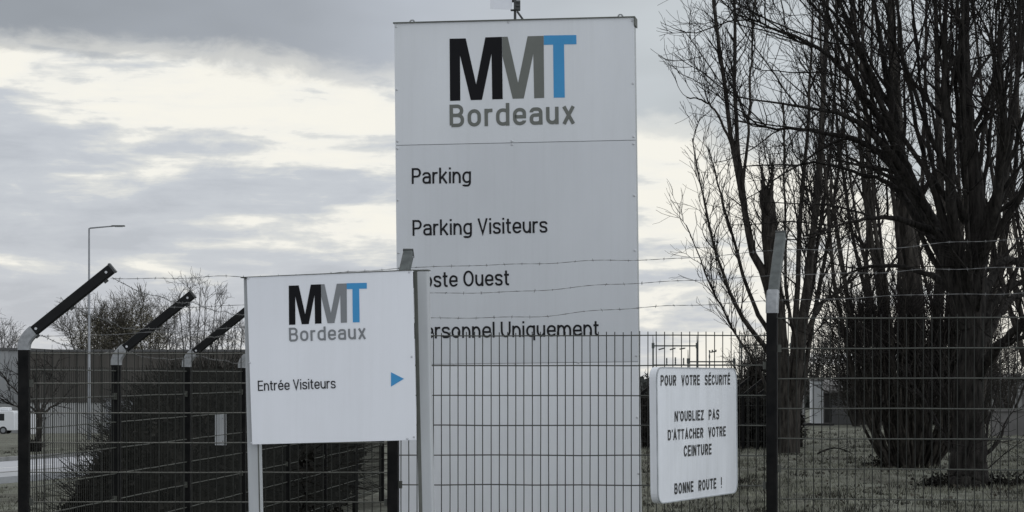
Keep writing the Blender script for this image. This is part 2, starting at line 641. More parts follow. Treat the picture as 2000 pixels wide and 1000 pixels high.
def glyph(c, w, a, h=XH):
    """centre-line strokes of a letter of width w with half stroke a: list of (points, closed)"""
    r = 9.0
    rb = min(w / 2 - a, .24)
    S = []
    if c == 'o':
        S = [(rpath([(a, a), (w - a, a), (w - a, h - a), (a, h - a)], rb, True), True)]
    elif c == 'n':
        S = [([(a, 0), (a, h)], 0), (rpath([(a, h * .5), (a, h - a), (w - a, h - a), (w - a, 0)], rb), 0)]
    elif c == 'm':
        w2 = (w + 2 * a) / 2
        S = [([(a, 0), (a, h)], 0)]
        for x in (0, w2 - 2 * a):
            S.append((rpath([(x + a, h * .5), (x + a, h - a), (x + w2 - a, h - a), (x + w2 - a, 0)], (w2 / 2 - a)), 0))
    elif c == 'u':
        S = [([(w - a, 0), (w - a, h)], 0), (rpath([(w - a, h * .5), (w - a, a), (a, a), (a, h)], rb), 0)]
    elif c == 'r':
        S = [([(a, 0), (a, h)], 0), (rpath([(a, h * .45), (a, h - a), (w, h - a)], .16), 0)]
    elif c == 'a':
        S = [(rpath([(a, h * .72), (a, h - a), (w - a, h - a), (w - a, 0)], .15), 0),
             (rpath([(w - a, h * .57), (a, h * .55), (a, a), (w - a, a), (w - a, h * .4)], .14), 0)]
    elif c in 'eé':
        S = [(rpath([(a, h * .49), (w - a, h * .49), (w - a, h - a), (a, h - a), (a, a), (w - a, a), (w - a, h * .27)], [0, 0, rb, rb, rb, rb, 0]), 0)]
        if c == 'é':
            S.append(([(w * .42, h + .08), (w * .68, h + .24)], 0))
    elif c == 's':
        S = [(rpath([(w - a, h * .72), (w - a, h - a), (a, h - a), (a, h * .56), (w - a, h * .44), (w - a, a), (a, a), (a, h * .28)], .13), 0)]
    elif c == 't':
        x = w * .42
        S = [(rpath([(x, h + .2), (x, a), (w, a)], .1), 0), ([(0, h - a), (w, h - a)], 0)]
    elif c == 'i':
        S = [([(w / 2, 0), (w / 2, h)], 0), ([(w / 2, 1 - 2 * a), (w / 2, 1)], 0)]
    elif c == 'l':
        S = [([(w / 2, 0), (w / 2, 1)], 0)]
    elif c == 'k':
        S = [([(a, 0), (a, 1)], 0), ([(a, h * .36), (w - a, h)], 0), ([(w * .38, h * .55), (w - a * .6, 0)], 0)]
    elif c in 'dqg':
        bowl = (rpath([(w - a, h * .75), (w - a, h - a), (a, h - a), (a, a), (w - a, a), (w - a, h * .25)], rb), 0)
        if c == 'd':
            S = [([(w - a, 0), (w - a, 1)], 0), bowl]
        elif c == 'q':
            S = [([(w - a, DESC), (w - a, h)], 0), bowl]
        else:
            S = [(rpath([(w - a, h), (w - a, DESC + a), (a, DESC + a), (a, DESC + .12)], .16), 0), bowl]
    elif c == 'x':
        S = [([(a, 0), (w - a, h)], 0), ([(w - a, 0), (a, h)], 0)]
    elif c == 'P':
        S = [([(a, 0), (a, 1)], 0), (rpath([(a, 1 - a), (w - a, 1 - a), (w - a, .46), (a, .46)], .2), 0)]
    elif c == 'R':
        S = [([(a, 0), (a, 1)], 0), (rpath([(a, 1 - a), (w - a, 1 - a), (w - a, .48), (a, .48)], .2), 0), ([(w * .5, .48), (w - a, 0)], 0)]
    elif c == 'B':
        S = [(rpath([(a, a), (a, 1 - a), (w - a * 1.4, 1 - a), (w - a * 1.4, .52), (a, .52)], [0, 0, .2, .2, 0]), 0),
             (rpath([(a, .52), (w - a, .52), (w - a, a), (a, a)], .2), 0)]
    elif c == 'D':
        S = [(rpath([(a, a), (a, 1 - a), (w - a, 1 - a), (w - a, a)], [0, 0, .22, .22], True), True)]
    elif c == 'O':
        S = [(rpath([(a, a), (w - a, a), (w - a, 1 - a), (a, 1 - a)], min(.28, w / 2 - a), True), True)]
    elif c == 'C':
        S = [(rpath([(w - a, .68), (w - a, 1 - a), (a, 1 - a), (a, a), (w - a, a), (w - a, .32)], .24), 0)]
    elif c == 'S':
        S = [(rpath([(w - a, .74), (w - a, 1 - a), (a, 1 - a), (a, .56), (w - a, .46), (w - a, a), (a, a), (a, .27)], .17), 0)]
    elif c == 'U':
        S = [(rpath([(a, 1), (a, a), (w - a, a), (w - a, 1)], .24), 0)]
    elif c in 'EÉ':
        S = [(rpath([(w, 1 - a), (a, 1 - a), (a, a), (w, a)], 0), 0), ([(a, .51), (w * .92, .51)], 0)]
        if c == 'É':
            S.append(([(w * .4, 1.07), (w * .7, 1.22)], 0))
    elif c == 'V':
        S = [([(a * .8, 1), (w / 2, a * .9), (w - a * .8, 1)], 0)]
    elif c == 'A':
        S = [([(a * .8, 0), (w / 2, 1 - a * .9), (w - a * .8, 0)], 0), ([(w * .22, .3), (w * .78, .3)], 0)]
    elif c == 'T':
        S = [([(0, 1 - a), (w, 1 - a)], 0), ([(w / 2, 0), (w / 2, 1 - a)], 0)]
    elif c == 'I':
        S = [([(w / 2, 0), (w / 2, 1)], 0)]
    elif c == 'L':
        S = [([(a, 1), (a, a), (w, a)], 0)]
    elif c == 'H':
        S = [([(a, 0), (a, 1)], 0), ([(w - a, 0), (w - a, 1)], 0), ([(a, .51), (w - a, .51)], 0)]
    elif c == 'N':
        S = [([(a, 0), (a, 1 - a * .2)], 0), ([(a * 1.3, 1 - a * .6), (w - a * 1.3, a * .6)], 0), ([(w - a, a * .2), (w - a, 1)], 0)]
    elif c == 'Z':
        S = [([(0, 1 - a), (w - a, 1 - a), (a, a), (w, a)], 0)]
    elif c == "'":
        S = [([(w / 2, .76), (w / 2, 1)], 0)]
    elif c == '!':
        S = [([(w / 2, .26), (w / 2, 1)], 0), ([(w / 2, 0), (w / 2, .13)], 0)]
    return S


def text_mesh(txt, O, U, V, nrm, wt, gap=.075, space=.22, lift=.0015, h=XH):
    """O left baseline, U the whole run along the baseline, V cap height"""
    O, U, V, nrm = [np.array(x, float) for x in (O, U, V, nrm)]
    width, cap = np.linalg.norm(U), np.linalg.norm(V)
    u, v = U / width, V / cap
    tot = 0.0
    for i, c in enumerate(txt):
        tot += space if c == ' ' else WID[c] + (gap if i < len(txt) - 1 else 0)
    s = width / cap / tot
    a = wt / 2
    mb = MB()
    words = [mb]
    x, k = 0.0, 0
    for c in txt:
        if c == ' ':
            x += space * s
            mb = MB()
            words.append(mb)
            continue
        w = max(WID[c] * s, 2 * a)
        for pts, closed in glyph(c, w, a, h):
            vv, ff = stroke_mesh(pts, a, closed)
            k += 1
            off = lift + (k % 7) * .00018
            mb.add([O + u * (x + p[0]) * cap + v * p[1] * cap + nrm * off for p in vv], ff)
        x += (WID[c] + gap) * s
    return words


# ------------------------------------------------------------------ sign planes
class Plane:
    """vertical plane through pixel column px0 at distance Y0; slope = dY/dX"""

    def __init__(self, px0, Y0, slope):
        self.X0, self.Y0, self.s = WX(px0, Y0), Y0, slope
        l = math.hypot(1, slope)
        self.u = Vector((1 / l, slope / l, 0))
        self.n = Vector((slope / l, -1 / l, 0))

    def hit(self, px, py, off=0.0):
        a = (px - 1000.0) / F
        t = (self.Y0 - self.s * self.X0) / (1 - self.s * a)
        return Vector((a * t, t, EYE + (HZ - py) * t / F)) + self.n * off


def put_text(txt, pl, lb, rb, top, wt, m, parent, name='lettering', off=.001, **kw):
    RY[0] = 1.0 if txt == 'Bordeaux' else 1.5
    O, E, T = pl.hit(*lb, off), pl.hit(*rb, off), pl.hit(*top, off)
    U = E - O
    v = T - O
    un = U.normalized()
    v = v - un * v.dot(un)
    for w in text_mesh(txt, O, U, v, pl.n, wt, **kw):
        w.build(name, m, parent)


def poly(pts, pl, m, parent, name, off):
    mb = MB()
    fr = [pl.hit(x, y, off) for x, y in pts]
    bk = [p - pl.n * .0012 for p in fr]
    mb.prism(fr, bk)
    return mb.build(name, m, parent)


def map_screws(pl, pts, parent, r=.012):
    for x, y in pts:
        c = pl.hit(x, y, 0)
        mb = MB()
        mb.tube([c + pl.n * -.002, c + pl.n * .004, c + pl.n * .007], [r, r, r * .55], 10)
        mb.build('screw', M['bolt'], parent, smooth=False)


# pieces of the three-letter mark, traced at the big sign
def zb(pts):
    return [(750 + x / 3.3327, y / 3.3327) for x, y in pts]


LOGO = {
    'black': zb([(427, 252), (532, 250), (600, 550), (660, 243), (768, 240), (773, 645), (705, 647), (700, 350), (638, 650), (565, 652), (495, 360), (497, 655), (430, 657)]),
    'grey': zb([(769.5, 240), (805, 239), (873, 540), (935, 236), (1039, 233), (1043, 637), (978, 640), (972, 350), (910, 641), (838, 643), (771, 366)]),
    'blue': zb([(1040.5, 231), (1252, 228), (1253, 288), (1172, 289), (1177, 635), (1105, 636), (1101, 291), (1040.8, 292)]),
}


def small_logo(x, y):
    # same mark on the small sign: affine fit of three corners
    x0, y0 = 877.9, 75.6
    return (564 + (x - x0) * (716.5 - 564) / (1125.9 - 877.9), 558 + (y - y0) * .630 - (x - x0) * .0045)


def build_totem():
    pl = Plane(1008, 18.2, -.158)
    rows = [(46.0, 34.0), (283.5, 273.2), (712.0, 706.0), (1162.0, 1166.0)]   # left and right ends of the seams

    def edge(i):
        yl, yr = rows[i]
        xl = 770 + (yl - 46) * 9.4 / 954
        xr = 1238 + (yr - 34) * 12.2 / 966
        return (xl, yl), (xr, yr)
    base = pl.hit(1014, 1160)
    root = thing('totem_sign', 'tall white grey totem sign with black, grey and blue letters behind the mesh fence', 'sign', (base.x, base.y, gh(base.x, base.y)))
    names = ['header_panel', 'text_panel', 'lower_panel']
    for i in range(3):
        (a, b), (c, d) = edge(i), edge(i + 1)
        g = 1.1 if i else 0
        f = [pl.hit(a[0], a[1] + g), pl.hit(b[0], b[1] + g), pl.hit(d[0], d[1] - .2), pl.hit(c[0], c[1] - .2)]
        MB().prism(f, [p - pl.n * .012 for p in f]).build(names[i], M[('white_panel', 'grey_white_panel', 'white_bright')[i]], root)  # paler white of the lower panel paints in the light gaining downwards
    # box behind the panels
    (a, b), (c, d) = edge(0), edge(3)
    f = [pl.hit(a[0] + .6, a[1] + .5, -.013), pl.hit(b[0] - .6, b[1] + .5, -.013), pl.hit(d[0] - .6, d[1], -.013), pl.hit(c[0] + .6, c[1], -.013)]
    MB().prism(f, [p - pl.n * .14 for p in f]).build('casing', M['alu_post'], root)
    # folded top edge with a short return on the right
    f = [pl.hit(a[0] - 2, a[1] - 2.2, .012), pl.hit(b[0] + 2.4, b[1] - 2.2, .012), pl.hit(b[0] + 2.4, b[1] + .2, .012), pl.hit(a[0] - 2, a[1] + .2, .012)]
    mb = MB().prism(f, [p - pl.n * .18 for p in f])
    f = [pl.hit(b[0] + .4, b[1] + .4, .012), pl.hit(b[0] + 2.4, b[1] + .4, .012), pl.hit(b[0] + 2.6, b[1] + 15, .012), pl.hit(b[0] + .6, b[1] + 15, .012)]
    mb.prism(f, [p - pl.n * .18 for p in f])
    mb.build('top_capping', M['alu_dark'], root)
    for px, py in ((802, 44.2), (1210, 33.4)):
        c = pl.hit(px, py, -.06)
        ring = [c + Vector((math.cos(t) * .017, 0, math.sin(t) * .017 + .012)) for t in np.linspace(-.6, math.pi + .6, 12)]
        MB().tube(ring, .006, 6).build('lifting_eye', M['galv'], root)
    for k, m in (('black', 'vinyl_black'), ('grey', 'vinyl_grey'), ('blue', 'vinyl_blue')):
        poly(LOGO[k], pl, M[m], root, 'logo_letter', .002)
    put_text('Bordeaux', pl, (878.5, 248.6), (1123.5, 241.6), (878.5, 204.5), .155, M['vinyl_grey'], root, gap=.12, h=.77)
    tx = M['vinyl_text']
    put_text('Parking', pl, (804.4, 359.4), (920, 357.4), (804.4, 328.4), .126, tx, root)
    put_text('Parking Visiteurs', pl, (806, 460.6), (1069.5, 454.4), (806, 429.8), .126, tx, root)
    put_text('Poste Ouest', pl, (807, 562.3), (994.5, 557.3), (807, 531.4), .126, tx, root)
    put_text('Personnel Uniquement', pl, (808, 661.6), (1169.5, 656.0), (808, 631), .126, tx, root)
    s = []
    for yy in (52, 175, 276, 290, 391, 494, 700):
        s += [(774 + (yy - 46) * .0099, yy), (1234.3 + (yy - 34) * .0126, yy - (12 if yy < 200 else 9 if yy < 400 else 5))]
    s += [(1000, 275.5), (1000, 282), (993, 43.5), (886, 711), (1007, 709.5), (1130, 708)]
    s += [(1244.5, 815), (1247, 925)]
    map_screws(pl, s, root, .0085)
    return pl, root


TOTEM, totem = build_totem()


def build_solar_mast():
    pl = TOTEM
    b = pl.hit(1006, 37.5, -.07)
    root = thing('solar_lamp_mast', 'short mast with pale tilted plate and dark bracket on top of the totem sign', 'mast', b)
    Y = b.y

    def q(px, py, dy=0.0):
        return W(px, py, Y + dy)
    MB().tube([q(1006, 38), q(1006, -60)], .011, 8).build('pole', M['plastic_dark'], root)
    mb = MB()
    mb.box(q(1010, 11), (.05, .06, .075)).box(q(1001, 20), (.03, .03, .012))
    for i in range(3):
        mb.box(q(1012, 4 + i * 7, -.036), (.034, .012, .012))
    bevel(mb.build('bracket', M['plastic_dark'], root), .003)
    MB().tube([q(1010, 22), q(1021, 37.5)], .008, 6).build('stay', M['plastic_dark'], root)
    f = [q(958.5, -32, .10), q(1000, -30, .10), q(1000, 18.5, -.06), q(958, 17.5, -.06)]
    bevel(MB().prism(f, [p + Vector((0, .025, .006)) for p in f]).build('plate', M['solar'], root), .003)
    f = [q(999.5, -4, .03), q(1006, -4, .03), q(1006, 4, .03), q(999.5, 4, .03)]
    MB().prism(f, [p + Vector((0, .02, 0)) for p in f]).build('plate_clamp', M['plastic_dark'], root)


build_solar_mast()


def build_entry_sign():
    pl = Plane(645, 13.0, -.17)
    base = pl.hit(650, 1320)
    root = thing('entrance_sign', 'small square white sign with a blue arrow on two grey posts', 'sign', (base.x, base.y, gh(base.x, base.y)))
    Q = [(481.5, 541), (806, 528), (813.3, 859.5), (492.3, 868.2)]
    f = [pl.hit(*p) for p in Q]
    bevel(MB().prism(f, [p - pl.n * .006 for p in f]).build('panel', M['white_bright'], root), .002)
    # folded rim behind the panel and the flange along its right side
    g = [pl.hit(x, y, -.008) for x, y in [(484, 542.5), (804, 530.5), (811, 857), (494, 865)]]
    MB().prism(g, [p - pl.n * .028 for p in g]).build('panel_tray', M['alu_dark'], root)
    g = [pl.hit(x, y, .004) for x, y in [(470, 541.0), (806.5, 526.4), (806.5, 528.3), (481, 541.6), (470, 543)]]
    MB().prism(g, [p - pl.n * .06 for p in g]).build('top_flange', M['alu_dark'], root)
    for (xl, xr, yt, dx) in ((470.5, 494.5, 542, 10.0), (803.5, 831.8, 528, 10.0)):
        yb = 1330
        k = dx / 460.0
        fr = [pl.hit(xl, yt, -.045), pl.hit(xr, yt - .6, -.045), pl.hit(xr + k * (yb - yt), yb, -.045), pl.hit(xl + k * (yb - yt), yb, -.045)]
        mb = MB().prism(fr, [p - pl.n * .065 for p in fr])
        post = bevel(mb.build('post', M['alu_post'], root), .010, 3)
        # dark slot running down the inner side of the profile
        s0, s1 = (xr - 2.6, xr - .6) if xl < 600 else (xl + 1.0, xl + 8.0)
        fr = [pl.hit(s0, yt + 1.5, -.043), pl.hit(s1, yt + 1.5, -.043), pl.hit(s1 + k * (yb - yt), yb, -.043), pl.hit(s0 + k * (yb - yt), yb, -.043)]
        MB().prism(fr, [p - pl.n * .03 for p in fr]).build('channel', M['alu_dark'], post)
        cp = [pl.hit(xl - 1, yt - 1.8, -.042), pl.hit(xr + 1, yt - 2.4, -.042), pl.hit(xr + 1, yt - .4, -.042), pl.hit(xl - 1, yt + .2, -.042)]
        MB().prism(cp, [p - pl.n * .072 for p in cp]).build('post_cap', M['alu_dark'], post)
    for k, m in (('black', 'vinyl_black'), ('grey', 'vinyl_grey_pale'), ('blue', 'vinyl_blue')):
        poly([small_logo(*p) for p in LOGO[k]], pl, M[m], root, 'logo_letter', .002)
    put_text('Bordeaux', pl, (565.2, 667.3), (715.2, 662), (565.2, 640.2), .145, M['vinyl_grey_pale'], root, gap=.12, h=.77)
    put_text('Entrée Visiteurs', pl, (504.2, 763.6), (656, 758.4), (504.2, 743.6), .115, M['vinyl_text'], root)
    poly([(763.8, 727), (789, 739.8), (763.8, 755.2)], pl, M['vinyl_blue'], root, 'arrow', .002)
    map_screws(pl, [(484.5, 543.6), (799.5, 531.6), (487.8, 708.5), (804.3, 696.8), (491.5, 865.2), (808.8, 853.5), (796, 857)], root, .006)


build_entry_sign()


def build_safety_sign():
    Yl, Yr = 14.45, 15.72
    Xl, Xr = WX(1281, Yl), WX(1439, Yr)
    pl = Plane(1281, Yl, (Yr - Yl) / (Xr - Xl))
    root = thing('safety_sign', 'thick white road safety board with rounded corners turned sideways before the fence', 'sign', (1.2, 15.2, gh(1.2, 15.2)))
    corners = [pl.hit(*p) for p in [(1281.5, 716.5), (1438.5, 719), (1440.3, 962.5), (1284.5, 985)]]

    def rounded(cs, r, seg=7):
        out = []
        n = len(cs)
        for i in range(n):
            p, a, b = cs[i], cs[i - 1], cs[(i + 1) % n]
            s = p + (a - p).normalized() * r
            e = p + (b - p).normalized() * r
            for j in range(seg + 1):
                t = j / seg
                out.append((1 - t) ** 2 * s + 2 * (1 - t) * t * p + t * t * e)
        return out
    rim = rounded(corners, .085)
    cen = sum(corners, Vector()) / 4
    face_c = [p + (cen - p).normalized() * .012 for p in corners]
    face = rounded(face_c, .078)
    bevel(MB().prism([p - pl.n * .002 for p in rim], [p - pl.n * .048 for p in rim]).build('tray', M['enamel'], root), .004)
    # raised lip around the face
    n = len(rim)
    mb = MB()
    mb.add([*[p + pl.n * .004 for p in rim], *[p + pl.n * .004 for p in face], *[p - pl.n * .0015 for p in rim], *[p for p in face]],
           [(i, (i + 1) % n, n + (i + 1) % n, n + i) for i in range(n)] +
           [(i, 2 * n + i, 2 * n + (i + 1) % n, (i + 1) % n) for i in range(n)] +
           [(n + i, n + (i + 1) % n, 3 * n + (i + 1) % n, 3 * n + i) for i in range(n)])
    mb.build('lip', M['enamel_rim'], root)
    MB().prism(face, [p - pl.n * .0018 for p in face]).build('face', M['enamel'], root)
    kw = dict(gap=.15, space=.72, lift=.0012)
    for t, lb, rb, tp in (
            ('POUR VOTRE SÉCURITÉ', (1290, 753.6), (1425.5, 751.2), (1290, 732.6)),
            ("N'OUBLIEZ PAS", (1317.3, 823.6), (1404, 819), (1317.3, 803)),
            ("D'ATTACHER VOTRE", (1304, 860.2), (1416.8, 851.6), (1304, 839.6)),
            ('CEINTURE', (1335.3, 892), (1389.2, 887.6), (1335.3, 870)),
            ('BONNE ROUTE !', (1317, 965.8), (1409.2, 952.6), (1317, 944))):
        put_text(t, pl, lb, rb, tp, .195, M['paint_text'], root, **kw)
    # two rails and struts that carry the board from the fence
    for zf in (.25, .75):
        a = corners[0].lerp(corners[3], zf) - pl.n * .065 + pl.u * .15
        b = corners[1].lerp(corners[2], zf) - pl.n * .065 - pl.u * .05
        mb = MB()
        d = (b - a).normalized()
        mb.box((a + b) / 2, ((b - a).length, .03, .04), (d, pl.n, Vector((0, 0, 1))))
        mb.tube([a.lerp(b, .45) - pl.n * .01, Vector((a.lerp(b, .45).x + .02, 15.86, b.z))], .012, 6)
        mb.build('bracket', M['galv'], root)


build_safety_sign()

# ------------------------------------------------------------------ fence
FRONT = [(47, 16.05, 680), (768, 16.0, 643), (1508, 15.85, 608), (2240, 15.5, 573)]    # column, distance, row of the post top
PH = 2.0
ARM0 = Vector((.045, 0, PH + .098))
ARMD = Vector((.78, 0, .626)).normalized()
ARML = .70


def fence_post(name, label, cat, group, front):
    root = thing(name, label, cat, (0, 0, 0), 0, group)
    s = .072
    bevel(MB().box((0, 0, PH / 2 - .2), (s, s, PH + .4)).build('post_tube', M['post_black'], root), .008)
    # elbow: galvanised bend between post and arm
    pts, n = [], 7
    c = Vector((.075, 0, PH))
    mb = MB()
    end = math.pi / 2 + math.atan2(ARMD.z, ARMD.x)        # tangent of the arm
    prof = s * .5 + .004
    ctr = [Vector((0, 0, PH - .012))]
    for i in range(n + 1):
        t = i / n
        p = (1 - t) ** 2 * Vector((0, 0, PH + .005)) + 2 * t * (1 - t) * Vector((0, 0, PH + .062)) + t * t * (ARM0 + ARMD * .03)
        ctr.append(p)
    ring = []
    for i, p in enumerate(ctr):
        if i == 0:
            d = Vector((0, 0, 1))
        else:
            t = (i - 1) / n
            d = (Vector((0, 0, 1)) * (1 - t) + ARMD * t).normalized()
        nx = Vector((d.z, 0, -d.x))
        ring.append([p + nx * a * prof + Vector((0, b * prof, 0)) for a, b in ((-1, -.75), (-.75, -1), (.75, -1), (1, -.75), (1, .75), (.75, 1), (-.75, 1), (-1, .75))])
    V = [v for r_ in ring for v in r_]
    m = 8
    fs = []
    for i in range(len(ring) - 1):
        for j in range(m):
            fs.append((i * m + j, i * m + (j + 1) % m, (i + 1) * m + (j + 1) % m, (i + 1) * m + j))
    fs += [tuple(range(m))[::-1], tuple((len(ring) - 1) * m + j for j in range(m))]
    mb.add(V, fs)
    mb.build('elbow', M['galv'], root)
    a, b = ARM0 + ARMD * .012, ARM0 + ARMD * ARML
    nx = Vector((-ARMD.z, 0, ARMD.x))
    mb = MB().box((a + b) / 2, ((b - a).length, s * .94, s * .94), (ARMD, Vector((0, 1, 0)), nx))
    arm = bevel(mb.build('arm', M['arm_skylit' if front else 'arm_black'], root), .007)
    # end cap, pale discs painting the light through the arm's holes, wire clips
    MB().box(b + ARMD * .006, (.014, s, s), (ARMD, Vector((0, 1, 0)), nx)).build('end_cap', M['plastic_dark'], arm)
    for t in (.06, .94):
        p = a.lerp(b, t)
        MB().tube([p + Vector((0, -s * .49, 0)), p + Vector((0, -s * .55, 0))], .009, 10).build('light_hole_disc', M['bolt'], arm)
    for t in (.02, .46, .88):
        p = a.lerp(b, t) - nx * s * .5
        MB().box(p, (.03, .02, .03), (ARMD, Vector((0, 1, 0)), nx)).build('wire_clip', M['plastic_dark'], arm)
    return root


def arm_point(loc, rz, t, below=True):
    a, b = ARM0 + ARMD * .012, ARM0 + ARMD * ARML
    nx = Vector((-ARMD.z, 0, ARMD.x))
    p = a.lerp(b, t) - nx * (.072 * .5 + .012)
    c, s = math.cos(rz), math.sin(rz)
    return Vector((p.x * c - p.y * s, p.x * s + p.y * c, p.z)) + Vector(loc)


SIDE_D = Vector((.208, 2.49, 0))
post_group_f = 'posts of the front fence'
post_group_s = 'posts of the side fence'
frontp, sidep = [], []
lab = ['black corner post at far left with its arm slanting right over the hedge',
       'black post behind the small entrance sign with only its arm tip showing above',
       'black post with pale galvanised collar standing before the bare trees',
       'last black post of the front fence beyond the big tree trunk']
proto_side = fence_post('fence_post', lab[0], 'fence post', post_group_f, False)
proto_front = fence_post('fence_post', lab[1], 'fence post', post_group_f, True)
for i, (px, Y, top) in enumerate(FRONT):
    Z = EYE + (HZ - top) * Y / F - PH
    o = proto_side if i == 0 else (proto_front if i == 1 else copy_tree(proto_front))
    o.location = (WX(px, Y), Y, Z)
    o.rotation_euler = (0, 0, R((0, 82.5, 78, 79)[i]))
    o['label'] = lab[i]
    o['group'] = post_group_f
    frontp.append(o)
sidep.append(proto_side)
slab = ['second black post from the left with its arm slanting up right',
        'third black post from the left with its arm ending at the small sign',
        'black side fence post hidden behind the left leg of the small sign',
        'black side fence post seen in the gap under the small sign, nearest its left leg',
        'black side fence post at the middle of the gap under the small sign',
        'black side fence post right of the middle of the gap under the small sign',
        'thin far black post just left of the dark post under the small sign']
stop = [1.75, 1.745, 1.745, 1.74, 1.735, 1.73, 1.73]
for i in range(7):
    o = copy_tree(proto_side)
    p = Vector(frontp[0].location) + SIDE_D * (i + 1)
    o.location = (p.x, p.y, stop[i] - PH)
    o['label'] = slab[i]
    o['group'] = post_group_s
    sidep.append(o)


def mesh_panel(a, b, ztop, label, group, spacing, nh, m, vz=.2, rv=.0033, rh=.0043, front=True):
    """welded wire panel between points a and b (ground plan)"""
    a, b = Vector((a[0], a[1], 0)), Vector((b[0], b[1], 0))
    L = (b - a).length
    d = (b - a).normalized()
    nrm = Vector((d.y, -d.x, 0))
    mid = (a + b) / 2
    zb = ztop - vz * (nh - 1) - .03
    root = thing('mesh_fence', label, 'fence', (mid.x, mid.y, zb), 0, group)
    n = int((L - .05) / spacing)
    off = (L - n * spacing) / 2
    mb = MB()
    P, Rr = [], []
    for i in range(n + 1):
        s = off + i * spacing + RNG.normal(0, .0008)
        base = a + d * s
        jz = RNG.normal(0, .0025)
        bow = RNG.normal(0, .0012)
        P.append([(base.x + d.x * bow * (k % 2), base.y + d.y * bow * (k % 2), zb - .03 + (ztop + .026 + jz - zb + .03) * k / 4.0) for k in range(5)])
        Rr.append([rv] * 5)
    vs, q = tubes(np.array(P), np.array(Rr), 5)
    mb.quads(vs, q)
    mb.build('upright_wires', M['wire_up'], root)
    mb = MB()
    P, Rr = [], []
    for j in range(nh):
        z = ztop - j * vz
        for side in (-1,):
            o = nrm * (rv + rh) * -side
            row = []
            for k in range(9):
                t = k / 8
                pt = a + d * (.03 + (L - .06) * t) + o
                row.append((pt.x, pt.y, z + RNG.normal(0, .0012)))
            P.append(row)
            Rr.append([rh] * 9)
    vs, q = tubes(np.array(P), np.array(Rr), 5)
    mb.quads(vs, q)
    mb.build('cross_wires', m, root)
    # clamps that hold it to the posts
    for e, sgn in ((a, 1), (b, -1)):
        for z in (ztop - .2, ztop - 1.0):
            c = e + d * sgn * .045 + Vector((0, 0, z))
            MB().box(c, (.03, .03, .05), (d, nrm, Vector((0, 0, 1)))).build('clamp', m, root)
    return root


ft = [690.5, 655.5, 620.5]
fl = ['wire mesh panel of the front fence before the dark hedge, lowest of the three',
      'wire mesh panel of the front fence across the foot of the totem sign',
      'wire mesh panel of the front fence before the bare trees at right']
for i in range(3):
    a, b = frontp[i].location, frontp[i + 1].location
    Ym = (a.y + b.y) / 2
    mesh_panel((a.x, a.y), (b.x, b.y), EYE + (HZ - ft[i]) * Ym / F, fl[i], 'mesh panels of the front fence', .0553, 11, M['wire'])
sl = ['wire mesh side panel starting at the corner post at far left',
      'wire mesh side panel between the second and third posts from the left',
      'wire mesh side panel running from the third post towards the small sign',
      'wire mesh side panel passing behind the left leg of the small sign',
      'wire mesh side panel at the left of the gap under the small sign',
      'wire mesh side panel at the middle of the gap under the small sign',
      'wire mesh side panel at the right of the gap under the small sign']
for i in range(7):
    a, b = sidep[i].location, sidep[i + 1].location
    mesh_panel((a.x, a.y), (b.x, b.y), 1.695, sl[i], 'mesh panels of the side fence', .0553, 9, M['wire'], rv=.0028, rh=.0045, front=False)


def barbed(points, label, group, sag=.03, seed=1):
    rng = np.random.default_rng(seed)
    path = []
    for i in range(len(points) - 1):
        a, b = np.array(points[i]), np.array(points[i + 1])
        L = np.linalg.norm(b - a)
        n = int(L / .06)
        ph = rng.uniform(0, 6.28, 3)
        am = rng.uniform(.35, 1.0, 3) * np.array([.016, .010, .006])
        for k in range(n):
            t = k / n
            w = math.sin(math.pi * t)
            z = -sag * 4 * t * (1 - t) + w * (am[0] * math.sin(5 * t + ph[0]) + am[1] * math.sin(13 * t + ph[1]) + am[2] * math.sin(29 * t + ph[2]))
            path.append(a + (b - a) * t + np.array([0, w * am[1] * math.cos(11 * t + ph[2]), z]))
    path.append(np.array(points[-1]))
    path = np.array(path)
    mid = path[len(path) // 2]
    root = thing('barbed_wire', label, 'barbed wire', tuple(mid), 0, group)
    mb = MB()
    k = np.arange(len(path))
    for s in (0, math.pi):
        off = np.stack([0 * k, np.cos(k * 1.9 + s) * .0016, np.sin(k * 1.9 + s) * .0016], 1)
        mb.tube(path + off, .0016, 4)
    mb.build('strand', M['barb'], root)
    mb = MB()
    P, Rr = [], []
    for i in range(1, len(path) - 1, 2):
        c = path[i]
        t = path[i + 1] - path[i - 1]
        t = t / np.linalg.norm(t)
        for q in range(2):
            v = rng.normal(size=3)
            v -= t * v.dot(t)
            v = v / np.linalg.norm(v) + t * rng.normal(0, .25)
            P.append([c - v * .014, c, c + v * .014])
            Rr.append([.0006, .0019, .0006])
        P.append([c - t * .007, c, c + t * .007])
        Rr.append([.0032] * 3)
    vs, q = tubes(np.array(P), np.array(Rr), 4)
    mb.quads(vs, q)
    tag(mb.build('barbs', M['barb'], root), kind='stuff')


for j, t in enumerate((.86, .43, .02)):
    nm = ('top', 'middle', 'lowest')[j]
    pts = [arm_point(frontp[0].location, 0, (.93, .46, .03)[j])] + [arm_point(p.location, p.rotation_euler[2], t) for p in frontp[1:]]
    barbed(pts, '%s strand of rusty barbed wire crossing before the totem sign and bare trees' % nm, 'barbed wire above the front fence', .022, 11 + j)
    pts = [arm_point(p.location, 0, (.95, .48, .05)[j]) for p in sidep]
    barbed(pts, '%s strand of barbed wire strung between the slanting arms at left' % nm, 'barbed wire above the side fence', .05, 31 + j)

